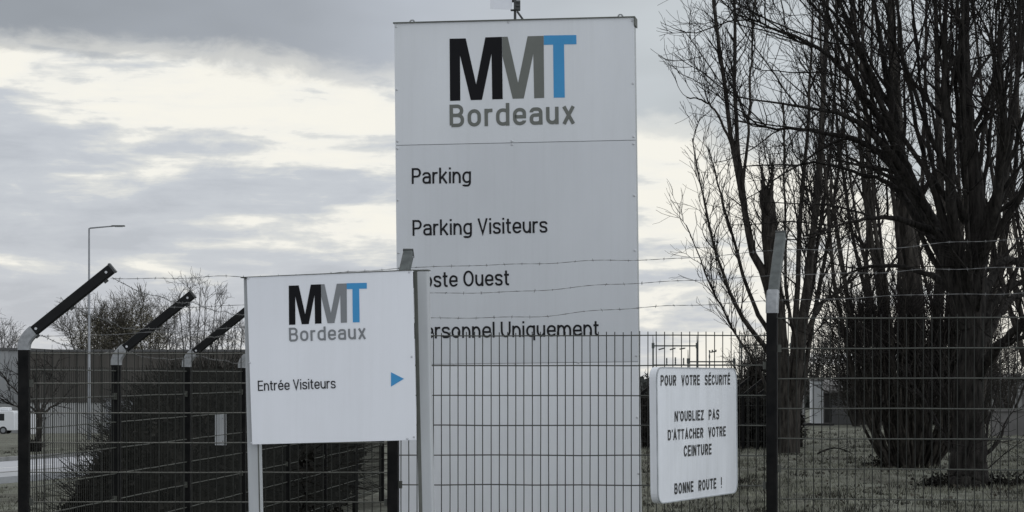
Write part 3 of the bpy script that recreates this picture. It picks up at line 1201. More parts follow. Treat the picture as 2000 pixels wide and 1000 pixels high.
# white notice plate hung behind the side fence
c = W(431, 839, 22.75)
root = thing('notice_plate', 'narrow white notice plate hanging on the fence left of the small sign', 'plate', c)
MB().box(c, (.106, .004, .30)).build('plate', M['enamel'], root).rotation_euler = (0, 0, 0)
for dz in (-.11, .11):
    MB().tube([c + Vector((.02, -.003, dz)), c + Vector((.03, -.12, dz))], .003, 5).build('tie', M['wire'], root)


# ------------------------------------------------------------------ trees
def unit(v):
    return v / (np.linalg.norm(v, axis=-1, keepdims=True) + 1e-12)


def resample(pts, k):
    pts = np.asarray(pts, float)
    # Catmull-Rom through the points, k+1 samples
    P = np.vstack([2 * pts[0] - pts[1], pts, 2 * pts[-1] - pts[-2]])
    n = len(pts) - 1
    out = []
    for i in range(k + 1):
        s = min(i / k * n, n - 1e-6)
        j = int(s)
        t = s - j
        a, b, c, d = P[j], P[j + 1], P[j + 2], P[j + 3]
        out.append(.5 * ((2 * b) + (c - a) * t + (2 * a - 5 * b + 4 * c - d) * t * t + (3 * b - a - 3 * c + d) * t ** 3))
    return np.array(out)


def grow(rng, P0, D, L, R0, R1, k, wob, up):
    N_ = len(P0)
    out = np.zeros((N_, k + 1, 3))
    out[:, 0] = P0
    d = unit(D)
    for i in range(k):
        d = unit(d + rng.normal(0, wob, (N_, 3)) + np.array([0, 0, up]))
        out[:, i + 1] = out[:, i] + d * (L / k)[:, None]
    t = np.linspace(0, 1, k + 1)[None]
    return out, R0[:, None] * (1 - t) + R1[:, None] * t


def spawn(rng, P, Rr, count, t0, t1, ang, angsd, upb, flat=0.0):
    """children of branches P (N,k+1,3); count (N,) ints"""
    N_, k1, _ = P.shape
    idx = np.repeat(np.arange(N_), count)
    n = len(idx)
    t = (t0 + (t1 - t0) * rng.random(n) ** .85) * (k1 - 1)
    j = np.minimum(t.astype(int), k1 - 2)
    f = (t - j)[:, None]
    a, b = P[idx, j], P[idx, j + 1]
    p = a * (1 - f) + b * f
    tan = unit(b - a)
    r = Rr[idx, j] * (1 - f[:, 0]) + Rr[idx, j + 1] * f[:, 0]
    v = rng.normal(size=(n, 3))
    v = unit(v - tan * np.sum(v * tan, 1, keepdims=True))
    th = np.radians(ang + rng.normal(0, angsd, n))[:, None]
    d = unit(tan * np.cos(th) + v * np.sin(th) + np.array([0, 0, upb]))
    return idx, p, d, r, t / (k1 - 1)


def blen(P):
    return np.linalg.norm(np.diff(P, axis=1), axis=2).sum(1)


def tree(name, label, cat, base, stems, seed, spec, bark, twig, group=None, k=16):
    """stems: list of (points, r0, r1). spec: per level dict(per m, len, ...)"""
    rng = np.random.default_rng(seed)
    root = thing(name, label, cat, base, 0, group)
    P = np.stack([resample(s[0], k) for s in stems])
    P[:, 1:-1] += rng.normal(0, .012, P[:, 1:-1].shape)
    t = np.linspace(0, 1, k + 1)[None] ** .66
    r0 = np.array([s[1] for s in stems])[:, None]
    r1 = np.array([s[2] for s in stems])[:, None]
    Rr = r0 * (1 - t) + r1 * t
    mb = MB()
    # thick stems get an uneven bark outline
    vs, q = tubes(P, Rr, 12)
    ctr = np.repeat(P.reshape(-1, 3), 12, 0)
    jit = 1 + rng.normal(0, .07, (len(vs), 1))
    mb.quads(ctr + (vs - ctr) * jit, q)
    mc = MB()
    cur, curR = P, Rr
    for li, s in enumerate(spec):
        cnt = rng.poisson(np.clip(blen(cur) * s['per'], 0, s.get('max', 99)))
        idx, p0, d, r, tt = spawn(rng, cur, curR, cnt, s.get('t0', .2), s.get('t1', 1.0), s['ang'], s.get('angsd', 10), s['up'])
        n = len(idx)
        L = np.array(s['len'][0] + (s['len'][1] - s['len'][0]) * rng.random(n)) * (1.15 - .55 * tt)
        rr0 = np.minimum(np.maximum(r * .55, s['r'][1]), s['r'][0])
        br, bR = grow(rng, p0, d, L, rr0, np.full(n, s['r'][2]), s.get('k', 5), s['wob'], s['curve'])
        keep = br[:, -1, 2] > .15
        br, bR = br[keep], bR[keep]
        vs, q = tubes(br, bR, s.get('sides', 3))
        (mb if s.get('trunk') else mc).quads(vs, q)
        cur, curR = br, bR
    mb.build('trunk', bark, root, smooth=True)
    mc.build('crown', twig, root)
    return root


def S(pts, Y, w0, w1, wander=0.0):
    """stem traced as photo columns/rows at distance Y; widths are full photo-pixel widths"""
    out = []
    for i, p in enumerate(pts):
        y = Y + (p[2] if len(p) > 2 else 0.0)
        out.append(tuple(W(p[0], p[1], y)))
    return (out, w0 / 2 * Y / F, w1 / 2 * Y / F)


# --- the big tree right of the middle of the grass
Y4 = 35.5
st = [S([(1893, 962), (1891, 900), (1890, 800), (1896, 690), (1903, 560), (1908, 420), (1895, 290), (1884, 150), (1888, 0), (1895, -180), (1900, -420)], Y4, 86, 5),
      S([(1893, 968), (1892, 945), (1891, 915), (1890, 870)], Y4, 98, 66), S([(1905, 958, -.25), (1899, 930, -.15), (1893, 870)], Y4, 26, 44),
      S([(1880, 960, -.3), (1886, 930, -.15), (1890, 870)], Y4, 26, 44),
      S([(1862, 952, -.2), (1880, 925, -.1), (1891, 880)], Y4, 24, 44), S([(1930, 950, -.2), (1906, 925, -.1), (1893, 880)], Y4, 22, 40),
      S([(1893, 640), (1868, 545), (1840, 465, .3), (1800, 395, .6), (1768, 320, .7), (1745, 220, .8), (1722, 90, .9), (1700, -60, 1), (1690, -260, 1)], Y4, 43, 3),
      S([(1898, 600), (1862, 440, -.4), (1856, 300, -.7), (1842, 150, -.9), (1850, -40, -1), (1846, -300, -1)], Y4, 32, 3),
      S([(1905, 560), (1935, 440, .4), (1965, 330, .8), (1985, 180, 1), (2003, 0, 1.2), (2015, -220, 1.4)], Y4, 30, 3),
      S([(1903, 540), (1945, 395, -.6), (1960, 240, -.9), (1950, 60, -1), (1960, -180, -1)], Y4, 32, 4),
      S([(1905, 740), (1938, 690, -.4), (1975, 652, -.8), (2030, 600, -1.2), (2120, 560, -1.6)], Y4, 30, 8),
      S([(1905, 650), (1950, 580, .4), (2000, 545, .8), (2080, 500, 1.2)], Y4, 26, 7),
      S([(1905, 690), (1960, 600, .9), (2005, 570, 1.5), (2090, 535, 2.2)], Y4, 22, 6),
      S([(1905, 600), (1960, 515, .9), (2015, 505, 1.5), (2090, 475, 2.2)], Y4, 24, 6),
      S([(1820, 430, .4), (1745, 305, .2), (1655, 228, -.1), (1560, 208, -.3), (1437, 188, -.5)], Y4, 19, 2.2),
      S([(1812, 410, .5), (1720, 300, .9), (1610, 258, 1.2), (1520, 250, 1.5), (1437, 236, 1.7)], Y4, 20, 2.2),
      S([(1775, 330, .7), (1700, 205, .3), (1620, 110, .1), (1530, 62, -.1), (1440, 28, -.2)], Y4, 18, 2.2),
      S([(1835, 455, .3), (1750, 425, -.5), (1665, 432, -.9), (1570, 462, -1.2)], Y4, 18, 2.2),
      S([(1850, 520, .2), (1760, 380, 1.2), (1690, 340, 1.6), (1590, 320, 2), (1450, 325, 2.2)], Y4, 17, 2.2),
      S([(1760, 300, .7), (1690, 120, .3), (1640, 0, 0), (1600, -120, -.2)], Y4, 17, 4),
      S([(1745, 220, .8), (1650, 60, 1.2), (1560, -60, 1.4)], Y4, 14, 3),
      S([(1880, 580), (1800, 530, .8), (1700, 520, 1.2), (1640, 545, 1.4)], Y4, 18, 3)]
rng = np.random.default_rng(17)
for i in range(12):                  # limbs fanning out from the fork
    xe = 1555 + i * 50 + rng.normal(0, 10)
    ys = rng.uniform(400, 620)
    xs_ = 1898 + (xe - 1850) * .04
    dz = rng.uniform(-1.6, 1.6)
    b = .38 if xe < 1800 else .5
    st.append(S([(xs_, ys, 0), (xs_ + (xe - xs_) * b, ys - 150 - rng.uniform(0, 40), dz * .5), (xs_ + (xe - xs_) * (b + .33), ys - 330, dz * .9),
                 (xe, rng.uniform(-60, 60), dz * 1.2), (xe + (xe - 1890) * .12, -230, dz * 1.4)], Y4, rng.uniform(11, 19), 2))
spec4 = [dict(per=1.75, len=(1.0, 3.0), ang=44, angsd=15, up=.22, r=(.045, .013, .006), wob=.14, curve=.07, k=7, sides=5, t0=.30, trunk=True),
         dict(per=4.1, len=(.4, 1.2), ang=44, angsd=14, up=.16, r=(.012, .0065, .004), wob=.14, curve=.05, k=5, sides=3, t0=.12),
         dict(per=5.5, len=(.2, .55), ang=42, angsd=14, up=.16, r=(.0048, .0038, .0030), wob=.15, curve=.04, k=3, sides=3, t0=.1)]
tree('bare_tree', 'biggest dark bare tree with a thick single trunk at right', 'tree', tuple(W(1893, 955, Y4)), st, 41, spec4, M['bark_dark'], M['twig'])

# --- the vase-shaped clump left of it
Y3 = 43.5
rng = np.random.default_rng(5)
st = []
for i in range(9):
    a = (i - 4) / 4
    x0 = 1782 + a * 34 + rng.normal(0, 4)
    x1 = 1782 + a * 88 + rng.normal(0, 8)
    x2 = 1768 + a * 125 + rng.normal(0, 14)
    x3 = 1765 + a * 160 + rng.normal(0, 20)
    dz = rng.uniform(-1.1, 1.1)
    tip = rng.uniform(-250, 420)
    st.append(S([(x0, 912 + rng.normal(0, 2), dz * .2), (x1, 790, dz * .6), (x2, 600, dz), (x3, 380, dz * 1.3), (x3 + rng.normal(0, 18), tip, dz * 1.5)], Y3, rng.uniform(14, 28), 4))
st.append(S([(1785, 915), (1788, 760), (1782, 560), (1765, 380), (1750, 200), (1742, 0), (1738, -250)], Y3, 66, 5))
st.append(S([(1795, 915, .3), (1812, 760, .4), (1835, 560, .6), (1838, 380, .7), (1830, 100, .8), (1825, -220, 1)], Y3, 44, 4))
st.append(S([(1765, 915, .3), (1735, 760, .4), (1718, 560, .6), (1690, 380, .7), (1672, 150, .8), (1662, -150, 1)], Y3, 28, 4))
for i in range(70):                 # thin suckers crowding the foot
    a = rng.uniform(-1, 1)
    x0 = 1782 + a * 46
    x1 = 1782 + a * 105 + rng.normal(0, 12)
    dz = rng.uniform(-1.2, .6)
    st.append(S([(x0, 914, dz * .3), ((x0 + x1) / 2 + a * 12, 830, dz * .7), (x1 * .8 + x0 * .2, rng.uniform(690, 800), dz), (x1 + a * 8, rng.uniform(620, 720), dz * 1.1)], Y3, rng.uniform(4, 11), 1.6))
spec3 = [dict(per=1.3, len=(.8, 2.2), ang=28, angsd=10, up=.35, r=(.04, .012, .006), wob=.12, curve=.07, k=6, sides=4, t0=.22, max=11, trunk=True),
         dict(per=3.4, len=(.4, 1.1), ang=42, angsd=12, up=.25, r=(.013, .007, .005), wob=.14, curve=.05, k=4, t0=.1),
         dict(per=3.4, len=(.2, .6), ang=38, angsd=12, up=.2, r=(.0048, .004, .0034), wob=.15, curve=.04, k=3, t0=.1)]
tree('bare_tree', 'vase shaped clump of many dark stems rising from one bushy foot', 'tree', tuple(W(1783, 910, Y3)), st, 43, spec3, M['bark'], M['twig'])

# --- the slender tree with the broken snag, left
Y1 = 50.5
st = [S([(1528, 884), (1520, 760), (1512, 640), (1500, 555), (1474, 502), (1459, 440), (1447, 372), (1426, 250), (1409, 120), (1394, 0), (1384, -150), (1380, -300)], Y1, 27, 3.5),
      S([(1536, 884), (1528, 740), (1516, 600), (1506, 500), (1501, 420), (1498, 372)], Y1, 38, 27),
      S([(1495, 395), (1490, 355), (1488, 326)], Y1, 18, 4), S([(1504, 390), (1508, 350), (1509, 316)], Y1, 13, 3),
      S([(1546, 884), (1552, 740), (1568, 620), (1582, 500), (1598, 360), (1608, 200), (1616, 0), (1620, -200)], Y1, 31, 3),
      S([(1524, 730), (1490, 672, -.3), (1446, 612, -.6), (1408, 520, -.8), (1376, 400, -1), (1352, 270, -1.1)], Y1, 15, 2),
      S([(1520, 680), (1470, 590, .4), (1436, 480, .7), (1408, 380, .9), (1385, 290, 1)], Y1, 12, 2),
      S([(1455, 410), (1440, 270, .3), (1435, 120, .5), (1434, -50, .6), (1433, -200, .6)], Y1, 12, 3.5),
      S([(1450, 380), (1462, 250, -.3), (1468, 100, -.4), (1478, -60, -.5)], Y1, 7, 3),
      S([(1436, 300), (1400, 220, -.4), (1372, 196, -.6), (1342, 190, -.7)], Y1, 6, 2.4),
      S([(1524, 880), (1490, 740, .5), (1430, 640, .8), (1390, 560, 1), (1345, 450, 1.2)], Y1, 8, 2.2),
      S([(1540, 800), (1556, 690, -.5), (1536, 560, -.7), (1533, 400, -.8), (1530, 200, -.8)], Y1, 12, 3),
      S([(1560, 690), (1600, 600, .3), (1650, 560, .5), (1700, 505, .7)], Y1, 14, 3)]
spec1 = [dict(per=3.8, len=(.5, 1.35), ang=30, angsd=12, up=.30, r=(.020, .009, .005), wob=.15, curve=.12, k=6, sides=4, t0=.33),
         dict(per=5.0, len=(.3, .9), ang=36, angsd=12, up=.22, r=(.008, .006, .0042), wob=.18, curve=.08, k=4, t0=.1),
         dict(per=3.6, len=(.2, .5), ang=38, angsd=12, up=.2, r=(.0045, .004, .0034), wob=.18, curve=.06, k=3, t0=.1)]
tree('bare_tree', 'slender pale-tipped poplar with a broken snag behind the collared fence post', 'tree', tuple(W(1536, 880, Y1)), st, 47, spec1, M['bark'], M['twig'])

# --- trees further back that fill the canopy
def back_tree(px, Y, lean, seed, label, n=9, spread=60):
    rng = np.random.default_rng(seed)
    gz = gh(WX(px, Y), Y)
    yb = HZ + (EYE - gz) * F / Y
    st = []
    for i in range(n):
        a = rng.uniform(-1, 1)
        dz = rng.uniform(-1.4, 1.4)
        st.append(S([(px + a * 12, yb + 4, dz * .1), (px + a * spread * .5 + lean * .3, yb - 200, dz * .5), (px + a * spread + lean * .7, 430, dz),
                     (px + a * spread * 1.25 + lean, 180 + rng.normal(0, 40), dz * 1.2), (px + a * spread * 1.4 + lean * 1.2, rng.uniform(-260, 20), dz * 1.3)], Y,
                    rng.uniform(8, 19), 3))
    sp = [dict(per=1.6, len=(.8, 2.6), ang=40, angsd=13, up=.25, r=(.022, .010, .006), wob=.15, curve=.10, k=6, sides=4, t0=.22, max=30),
          dict(per=3.0, len=(.4, 1.2), ang=40, angsd=13, up=.2, r=(.009, .006, .004), wob=.16, curve=.05, k=4, t0=.1),
          dict(per=2.6, len=(.2, .6), ang=38, angsd=12, up=.2, r=(.0045, .004, .0034), wob=.15, curve=.04, k=3, t0=.1)]
    tree('bare_tree', label, 'tree', (WX(px, Y), Y, gz), st, seed, sp, M['bark'], M['twig'], 'bare trees at the back of the grass')


back_tree(1752, 56, -100, 61, 'thin upright bare tree between the broken snag and the bushy clump', 7, 85)
back_tree(1545, 57, 75, 67, 'thin upright bare tree just right of the broken snag', 6, 60)
back_tree(2062, 48, -75, 63, 'bare tree at the right edge behind the biggest trunk', 7, 85)
back_tree(1893, 58, -30, 65, 'upright bare tree seen behind the biggest trunk and the bushy clump', 8, 100)


# ------------------------------------------------------------------ hedges, scrub, grass
def leaf_mass(name, label, cat, lumps, n, size, m, seed, twigs=0, parent_loc=None, inner=.72, kind=None, long=1.6):
    """lumps: (centre, radii). Leaves scattered through the outer shell of each lump"""
    rng = np.random.default_rng(seed)
    C = np.array([l[0] for l in lumps], float)
    Rd = np.array([l[1] for l in lumps], float)
    vol = Rd.prod(1) ** (2 / 3)
    pick = rng.choice(len(lumps), n, p=vol / vol.sum())
    d = unit(rng.normal(size=(n, 3)))
    s = inner + (1.06 - inner) * rng.random(n) ** .6
    s *= 1 + .10 * np.sin(d[:, 0] * 9 + pick) * np.sin(d[:, 2] * 8 + pick * 2) + rng.normal(0, .03, n)
    p = C[pick] + d * s[:, None] * Rd[pick]
    gz = ground_h(p[:, 0], p[:, 1])
    ok = p[:, 2] > gz + .01
    p, d = p[ok], d[ok]
    n = len(p)
    sz = size * (.5 + rng.random(n))
    a = unit(rng.normal(size=(n, 3)) + d * .3)
    b = unit(np.cross(a, rng.normal(size=(n, 3))))
    a = a * (sz * long * .5)[:, None]
    b = b * (sz * .5)[:, None]
    V = np.stack([p - a, p - b * .9 + a * .1, p + a, p + b * .9 + a * .1], 1).reshape(-1, 3)
    q = np.arange(n * 4).reshape(n, 4)
    mb = MB()
    mb.quads(V, q)
    if twigs:
        pk = rng.choice(len(lumps), twigs, p=vol / vol.sum())
        dd = unit(rng.normal(size=(twigs, 3)) + np.array([0, 0, .5]))
        base = C[pk] + dd * Rd[pk] * .6
        L = size * rng.uniform(3, 8, twigs)
        br, bR = grow(rng, base, dd, L + Rd[pk].mean(1) * .44, np.full(twigs, size * .12), np.full(twigs, size * .06), 4, .2, .05)
        g2 = ground_h(br[:, -1, 0], br[:, -1, 1])
        br, bR = br[br[:, -1, 2] > g2 + .05], bR[br[:, -1, 2] > g2 + .05]
        vs, q2 = tubes(br, bR, 3)
        mb.quads(vs, q2)
    # lumpy opaque shell added inside the leaves to block the light
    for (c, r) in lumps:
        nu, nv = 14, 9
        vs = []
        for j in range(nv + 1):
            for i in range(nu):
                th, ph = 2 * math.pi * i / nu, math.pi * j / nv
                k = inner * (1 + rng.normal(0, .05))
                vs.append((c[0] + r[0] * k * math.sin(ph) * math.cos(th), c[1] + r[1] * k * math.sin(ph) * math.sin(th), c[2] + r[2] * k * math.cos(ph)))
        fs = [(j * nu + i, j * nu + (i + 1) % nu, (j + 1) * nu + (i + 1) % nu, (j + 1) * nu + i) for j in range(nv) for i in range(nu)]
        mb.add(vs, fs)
    c0 = C.mean(0)
    loc = (float(c0[0]), float(c0[1]), gh(c0[0], c0[1]))
    return tag(mb.build(name, m, origin=loc), label, cat, kind=kind)


# dark hedge outside the side fence
lumps = []
rng = np.random.default_rng(3)
for (px, Y, top, rx, ry) in [(345, 25.5, 782, .72, 1.0), (408, 26.5, 762, .80, 1.1), (385, 27.5, 757, .80, 1.2), (455, 28.5, 755, .8, 1.4), (283, 26.0, 862, .66, .9),
                             (228, 26.2, 935, .62, .8), (540, 30.5, 760, .85, 1.8), (600, 33.5, 765, .75, 1.8), (352, 29.0, 768, .85, 1.5), (400, 30.5, 752, 1.0, 1.6),
                             (430, 32.5, 750, 1.1, 1.8), (312, 27.5, 818, .62, 1.0), (500, 27.2, 800, .6, 1.1), (262, 26.6, 905, .6, .8)]:
    zt = EYE + (HZ - top) * Y / F
    X = WX(px, Y)
    g = gh(X, Y)
    h = (zt - g)
    lumps.append(((X, Y, g + h * .42), (rx, ry, h * .60)))
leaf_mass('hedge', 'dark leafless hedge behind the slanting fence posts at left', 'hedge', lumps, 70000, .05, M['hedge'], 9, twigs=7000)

# hedge at the far fence on the right
lumps = []
for i in range(12):
    px = 1235 + i * 27
    Y = 55.0
    X = WX(px, Y)
    lumps.append(((X, Y + rng.normal(0, .2), gh(X, Y) + .50), (.46, .7, .74 + rng.normal(0, .06))))
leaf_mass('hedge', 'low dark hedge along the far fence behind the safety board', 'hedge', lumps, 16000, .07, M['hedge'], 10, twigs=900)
# scrub between the back trees
lumps = []
for i in range(10):
    px = 1668 + i * 21
    Y = 84.5 + rng.normal(0, 1.5)
    X = WX(px, Y)
    lumps.append(((X, Y, gh(X, Y) + .45), (.55, .9, .75 + rng.uniform(-.3, .35))))
leaf_mass('scrub', 'brown scrub thicket behind the bare trees at right', 'shrub', lumps, 12000, .10, M['scrub'], 12, twigs=1800)
lumps = []
for px, top in ((1475, 706), (1492, 722), (1462, 735)):
    Y = 78.0
    X = WX(px, Y)
    zt = EYE + (HZ - top) * Y / F
    lumps.append(((X, Y, zt * .5), (.34, .5, zt * .55)))
leaf_mass('shrub', 'loose evergreen shrub between the safety board and the collared post', 'shrub', lumps, 2200, .10, M['scrub'], 14, twigs=300, inner=.3)

# far woodland on the horizon: reads as one mass
lumps = []
for i in range(120):
    X = -25 + i * 2.1 + rng.normal(0, 1)
    Y = 380 + rng.normal(0, 18)
    g = gh(X, Y)
    lumps.append(((X, Y, g + 2.0), (2.6, 3.0, 3.4 + rng.uniform(-.9, .7))))
leaf_mass('far_woodland', None, None, lumps, 14000, .75, M['far_wood'], 16, kind='stuff')


def grass_tufts(name, m, seed, nc, blades, hmin, hmax, phase):
    rng = np.random.default_rng(seed)
    Yc = 26 + (74 - 26) * rng.random(nc) ** 1.35
    px = np.where(rng.random(nc) < .84, 1225 + 800 * rng.random(nc), -20 + 220 * rng.random(nc))
    Xc = (px - 1000) * Yc / F
    dd = (np.stack([Xc, Yc], 1) - RP) @ RNm
    ok = ~((dd > -1.5) & (dd < 5.0))
    clump = np.sin(Xc * 2.1 + phase + 1.3 * np.sin(Yc * .7)) * np.sin(Yc * 1.3 + .7 * np.sin(Xc * 1.9 + phase))
    ok &= rng.random(nc) < .55 + .5 * clump
    Xc, Yc = Xc[ok], Yc[ok]
    nb = rng.integers(blades // 2, blades * 2, len(Xc))
    sp = np.repeat(rng.uniform(.03, .11, len(Xc)), nb)
    hh = np.repeat(rng.uniform(hmin, hmax, len(Xc)), nb)
    n = int(nb.sum())
    X = np.repeat(Xc, nb) + rng.normal(0, 1, n) * sp
    Y = np.repeat(Yc, nb) + rng.normal(0, 1, n) * sp
    Z = ground_h(X, Y)
    h = hh * rng.uniform(.5, 1.2, n)
    w = rng.uniform(.005, .014, n)
    th = rng.uniform(0, math.pi, n)
    lean = rng.normal(0, .5, (n, 2)) * h[:, None]
    a = np.stack([X - w * np.cos(th), Y - w * np.sin(th), Z - .03], 1)
    b = np.stack([X + w * np.cos(th), Y + w * np.sin(th), Z - .03], 1)
    c = np.stack([X + lean[:, 0], Y + lean[:, 1], Z + h], 1)
    mb = MB()
    mb.v.append(np.stack([a, b, c], 1).reshape(-1, 3))
    mb.f = np.arange(3 * n).reshape(n, 3).tolist()
    mb.n = 3 * n
    tag(mb.build(name, m), kind='stuff')


grass_tufts('grass', M['grass_blade'], 21, 7500, 9, .03, .09, 0.0)
grass_tufts('dead_grass', M['grass_dark'], 25, 3800, 9, .03, .10, 2.2)


def leaf_litter():
    rng = np.random.default_rng(22)
    n = 3500
    Y = 28 + 30 * rng.random(n)
    px = 1225 + 800 * rng.random(n)
    X = (px - 1000) * Y / F
    clump = np.sin(X * 1.3 + 4) * np.sin(Y * .9 + 1 + np.sin(X))
    near4 = np.exp(-((X - WX(1893, 35.5)) ** 2 + (Y - 35.4) ** 2) / 2.2) + np.exp(-((X - WX(1783, 43.5)) ** 2 + (Y - 43.2) ** 2) / 3)
    ok = rng.random(n) < np.clip(.15 + .35 * clump + near4, 0, 1)
    X, Y = X[ok], Y[ok]
    n = len(X)
    Z = ground_h(X, Y) + rng.uniform(.01, .07, n)
    p = np.stack([X, Y, Z], 1)
    sz = rng.uniform(.012, .034, n)[:, None]
    a = unit(rng.normal(size=(n, 3))) * sz
    b = unit(np.cross(a, rng.normal(size=(n, 3)))) * sz * .7
    V = np.stack([p - a, p - b, p + a, p + b], 1).reshape(-1, 3)
    mb = MB()
    mb.quads(V, np.arange(4 * n).reshape(n, 4))
    tag(mb.build('leaf_litter', M['litter']), kind='stuff')


leaf_litter()


# low dead plants round the foot of the big tree
def low_clump(px, py, w, seed, label):
    Y = (EYE) * F / (py - HZ)
    X = WX(px, Y)
    rng = np.random.default_rng(seed)
    n = 260
    P0 = np.stack([X + rng.normal(0, w, n), Y + rng.normal(0, w * .6, n), np.full(n, gh(X, Y) - .01)], 1)
    D = unit(rng.normal(size=(n, 3)) * np.array([.8, .8, .3]) + np.array([0, 0, .8]))
    br, bR = grow(rng, P0, D, rng.uniform(.08, .26, n), np.full(n, .007), np.full(n, .004), 4, .3, .0)
    mb = MB()
    vs, q = tubes(br, bR, 3)
    mb.quads(vs, q)
    p = br[:, -1] + rng.normal(0, .02, (n, 3))
    a = unit(rng.normal(size=(n, 3))) * .03
    b = unit(np.cross(a, rng.normal(size=(n, 3)))) * .022
    mb.quads(np.stack([p - a, p - b, p + a, p + b], 1).reshape(-1, 3), np.arange(4 * n).reshape(n, 4))
    tag(mb.build('undergrowth', M['hedge'], origin=(X, Y, gh(X, Y))), label, 'plant')


low_clump(1842, 951, .14, 71, 'dark dead tuft at the left foot of the biggest tree')
low_clump(1962, 950, .26, 72, 'spreading dark ivy tuft at the right foot of the biggest tree')
low_clump(1740, 911, .22, 73, 'low dark weeds at the left foot of the bushy clump')


# ------------------------------------------------------------------ left background
def build_warehouse(label, pa, pb, top, Y, wall, plinth, pitch, doors):
    g = gh(-40, Y)
    zt = EYE + (HZ - top) * Y / F
    x0, x1 = WX(pa, Y), WX(pb, Y)
    root = thing('warehouse', label, 'building', ((x0 + x1) / 2, Y + 8, g), 0, 'warehouses in the background at left')
    zs = EYE + (HZ - 786) * Y / F
    # folded cladding: the ribs belong to its outline
    fr = []
    for i in range(int((x1 - x0) / pitch)):
        xa = x0 + i * pitch
        fr += [(xa, Y), (xa + pitch * .75, Y), (xa + pitch * .82, Y + .10), (xa + pitch * .93, Y + .10)]
    fr += [(x1, Y), (x1, Y + 16), (x0, Y + 16)]
    MB().prism([Vector((p[0], p[1], zs)) for p in fr], [Vector((p[0], p[1], zt)) for p in fr]).build('cladding', wall, root)
    MB().box(((x0 + x1) / 2, Y + 8, (g - .5 + zs) / 2 - .01), (x1 - x0 - .3, 15.7, zs - g + .5)).build('plinth_wall', plinth, root)
    MB().box(((x0 + x1) / 2, Y + 8, zt + .11), (x1 - x0 + .4, 16.4, .22)).build('roof_edge', M['roof_trim'], root)
    for px in doors:
        X = WX(px, Y)
        d = MB().box((X, Y - .02, g + 1.5), (3.2, .38, 3.4)).build('loading_door', M['lamp_grey'], root)
        MB().box((X, Y - .25, g + 3.3), (3.6, .1, .2)).build('door_lintel', M['roof_trim'], d)


build_warehouse('pale grey warehouse wall at the left edge behind the white van', -420, 50, 684, 236.0, M['clad'], M['clad_pale'], 1.5, (-160,))
build_warehouse('long dark brown warehouse wall behind the slanting fence arms', 53, 760, 687, 230.0, M['clad_brown'], M['clad_pale'], 1.2, (240, 420))


def build_van():
    Y = 200.0
    xf = WX(33, Y)                       # nose
    g = gh(xf, Y)
    L, Wd, H = 4.9, 1.95, 2.0
    root = thing('parked_van', 'white van with a roof box parked far off at the left edge', 'van', (xf - L / 2, Y, g))
    prof = [(0, .32), (.02, .8), (-.02, 1.75), (-.12, 1.95), (-L + 1.9, 1.95), (-L + 1.55, 1.82), (-L + .75, 1.16), (-L + .1, .98), (-L, .75), (-L, .32)]
    fr = [Vector((xf + x, Y - Wd / 2, g + z)) for x, z in prof]
    bevel(MB().prism(fr, [p + Vector((0, Wd, 0)) for p in fr]).build('body', M['van_white'], root), .05)
    for q in ([(-2.35, 1.14), (-.85, 1.14), (-.85, 1.72), (-2.35, 1.72)], [(-3.75, 1.14), (-2.55, 1.14), (-2.55, 1.72), (-3.3, 1.72)]):
        f = [Vector((xf + x, Y - Wd / 2 - .012, g + z)) for x, z in q]
        MB().prism(f, [p + Vector((0, .02, 0)) for p in f]).build('window', M['glass_dark'], root)
    f = [Vector((xf - L + .80, Y + s * .8, g + 1.24)) for s in (-1, 1)] + [Vector((xf - L + 1.5, Y + s * .72, g + 1.79)) for s in (1, -1)]
    f = [p + Vector((-.03, 0, .03)) for p in f]
    MB().prism(f, [p + Vector((.02, 0, -.02)) for p in f]).build('windscreen', M['glass_dark'], root)
    for x in (-.95, -3.9):
        for s in (-1, 1):
            c = Vector((xf + x, Y + s * (Wd / 2 - .1), g + .33))
            wl = MB().tube([c + Vector((0, -.11, 0)), c + Vector((0, .11, 0))], .33, 18).build('wheel', M['tyre'], root)
            MB().tube([c + Vector((0, s * .10, 0)), c + Vector((0, s * .125, 0))], .19, 12).build('rim', M['lamp_grey'], wl)
    MB().box((xf - L - .03, Y, g + .45), (.12, Wd * .95, .22)).build('bumper', M['plastic_dark'], root)
    for s in (-1, 1):
        MB().box((xf - L + .02, Y + s * .7, g + .85), (.12, .3, .16)).build('headlight', M['bolt'], root)
    bevel(MB().box((xf - .95, Y, g + 2.10), (.8, 1.3, .28)).build('roof_box', M['van_white'], root), .06)
    # white utility box at the roadside
    X = WX(66, 196)
    g2 = gh(X, 196)
    r2 = thing('utility_box', 'slim white roadside cabinet just right of the corner post', 'cabinet', (X, 196, g2))
    bevel(MB().box((X, 196, g2 + .85), (.38, .4, 1.7)).build('cabinet', M['van_white'], r2), .02)
    MB().box((X, 196, g2 + 1.74), (.46, .48, .07)).build('lid', M['lamp_grey'], r2)


build_van()


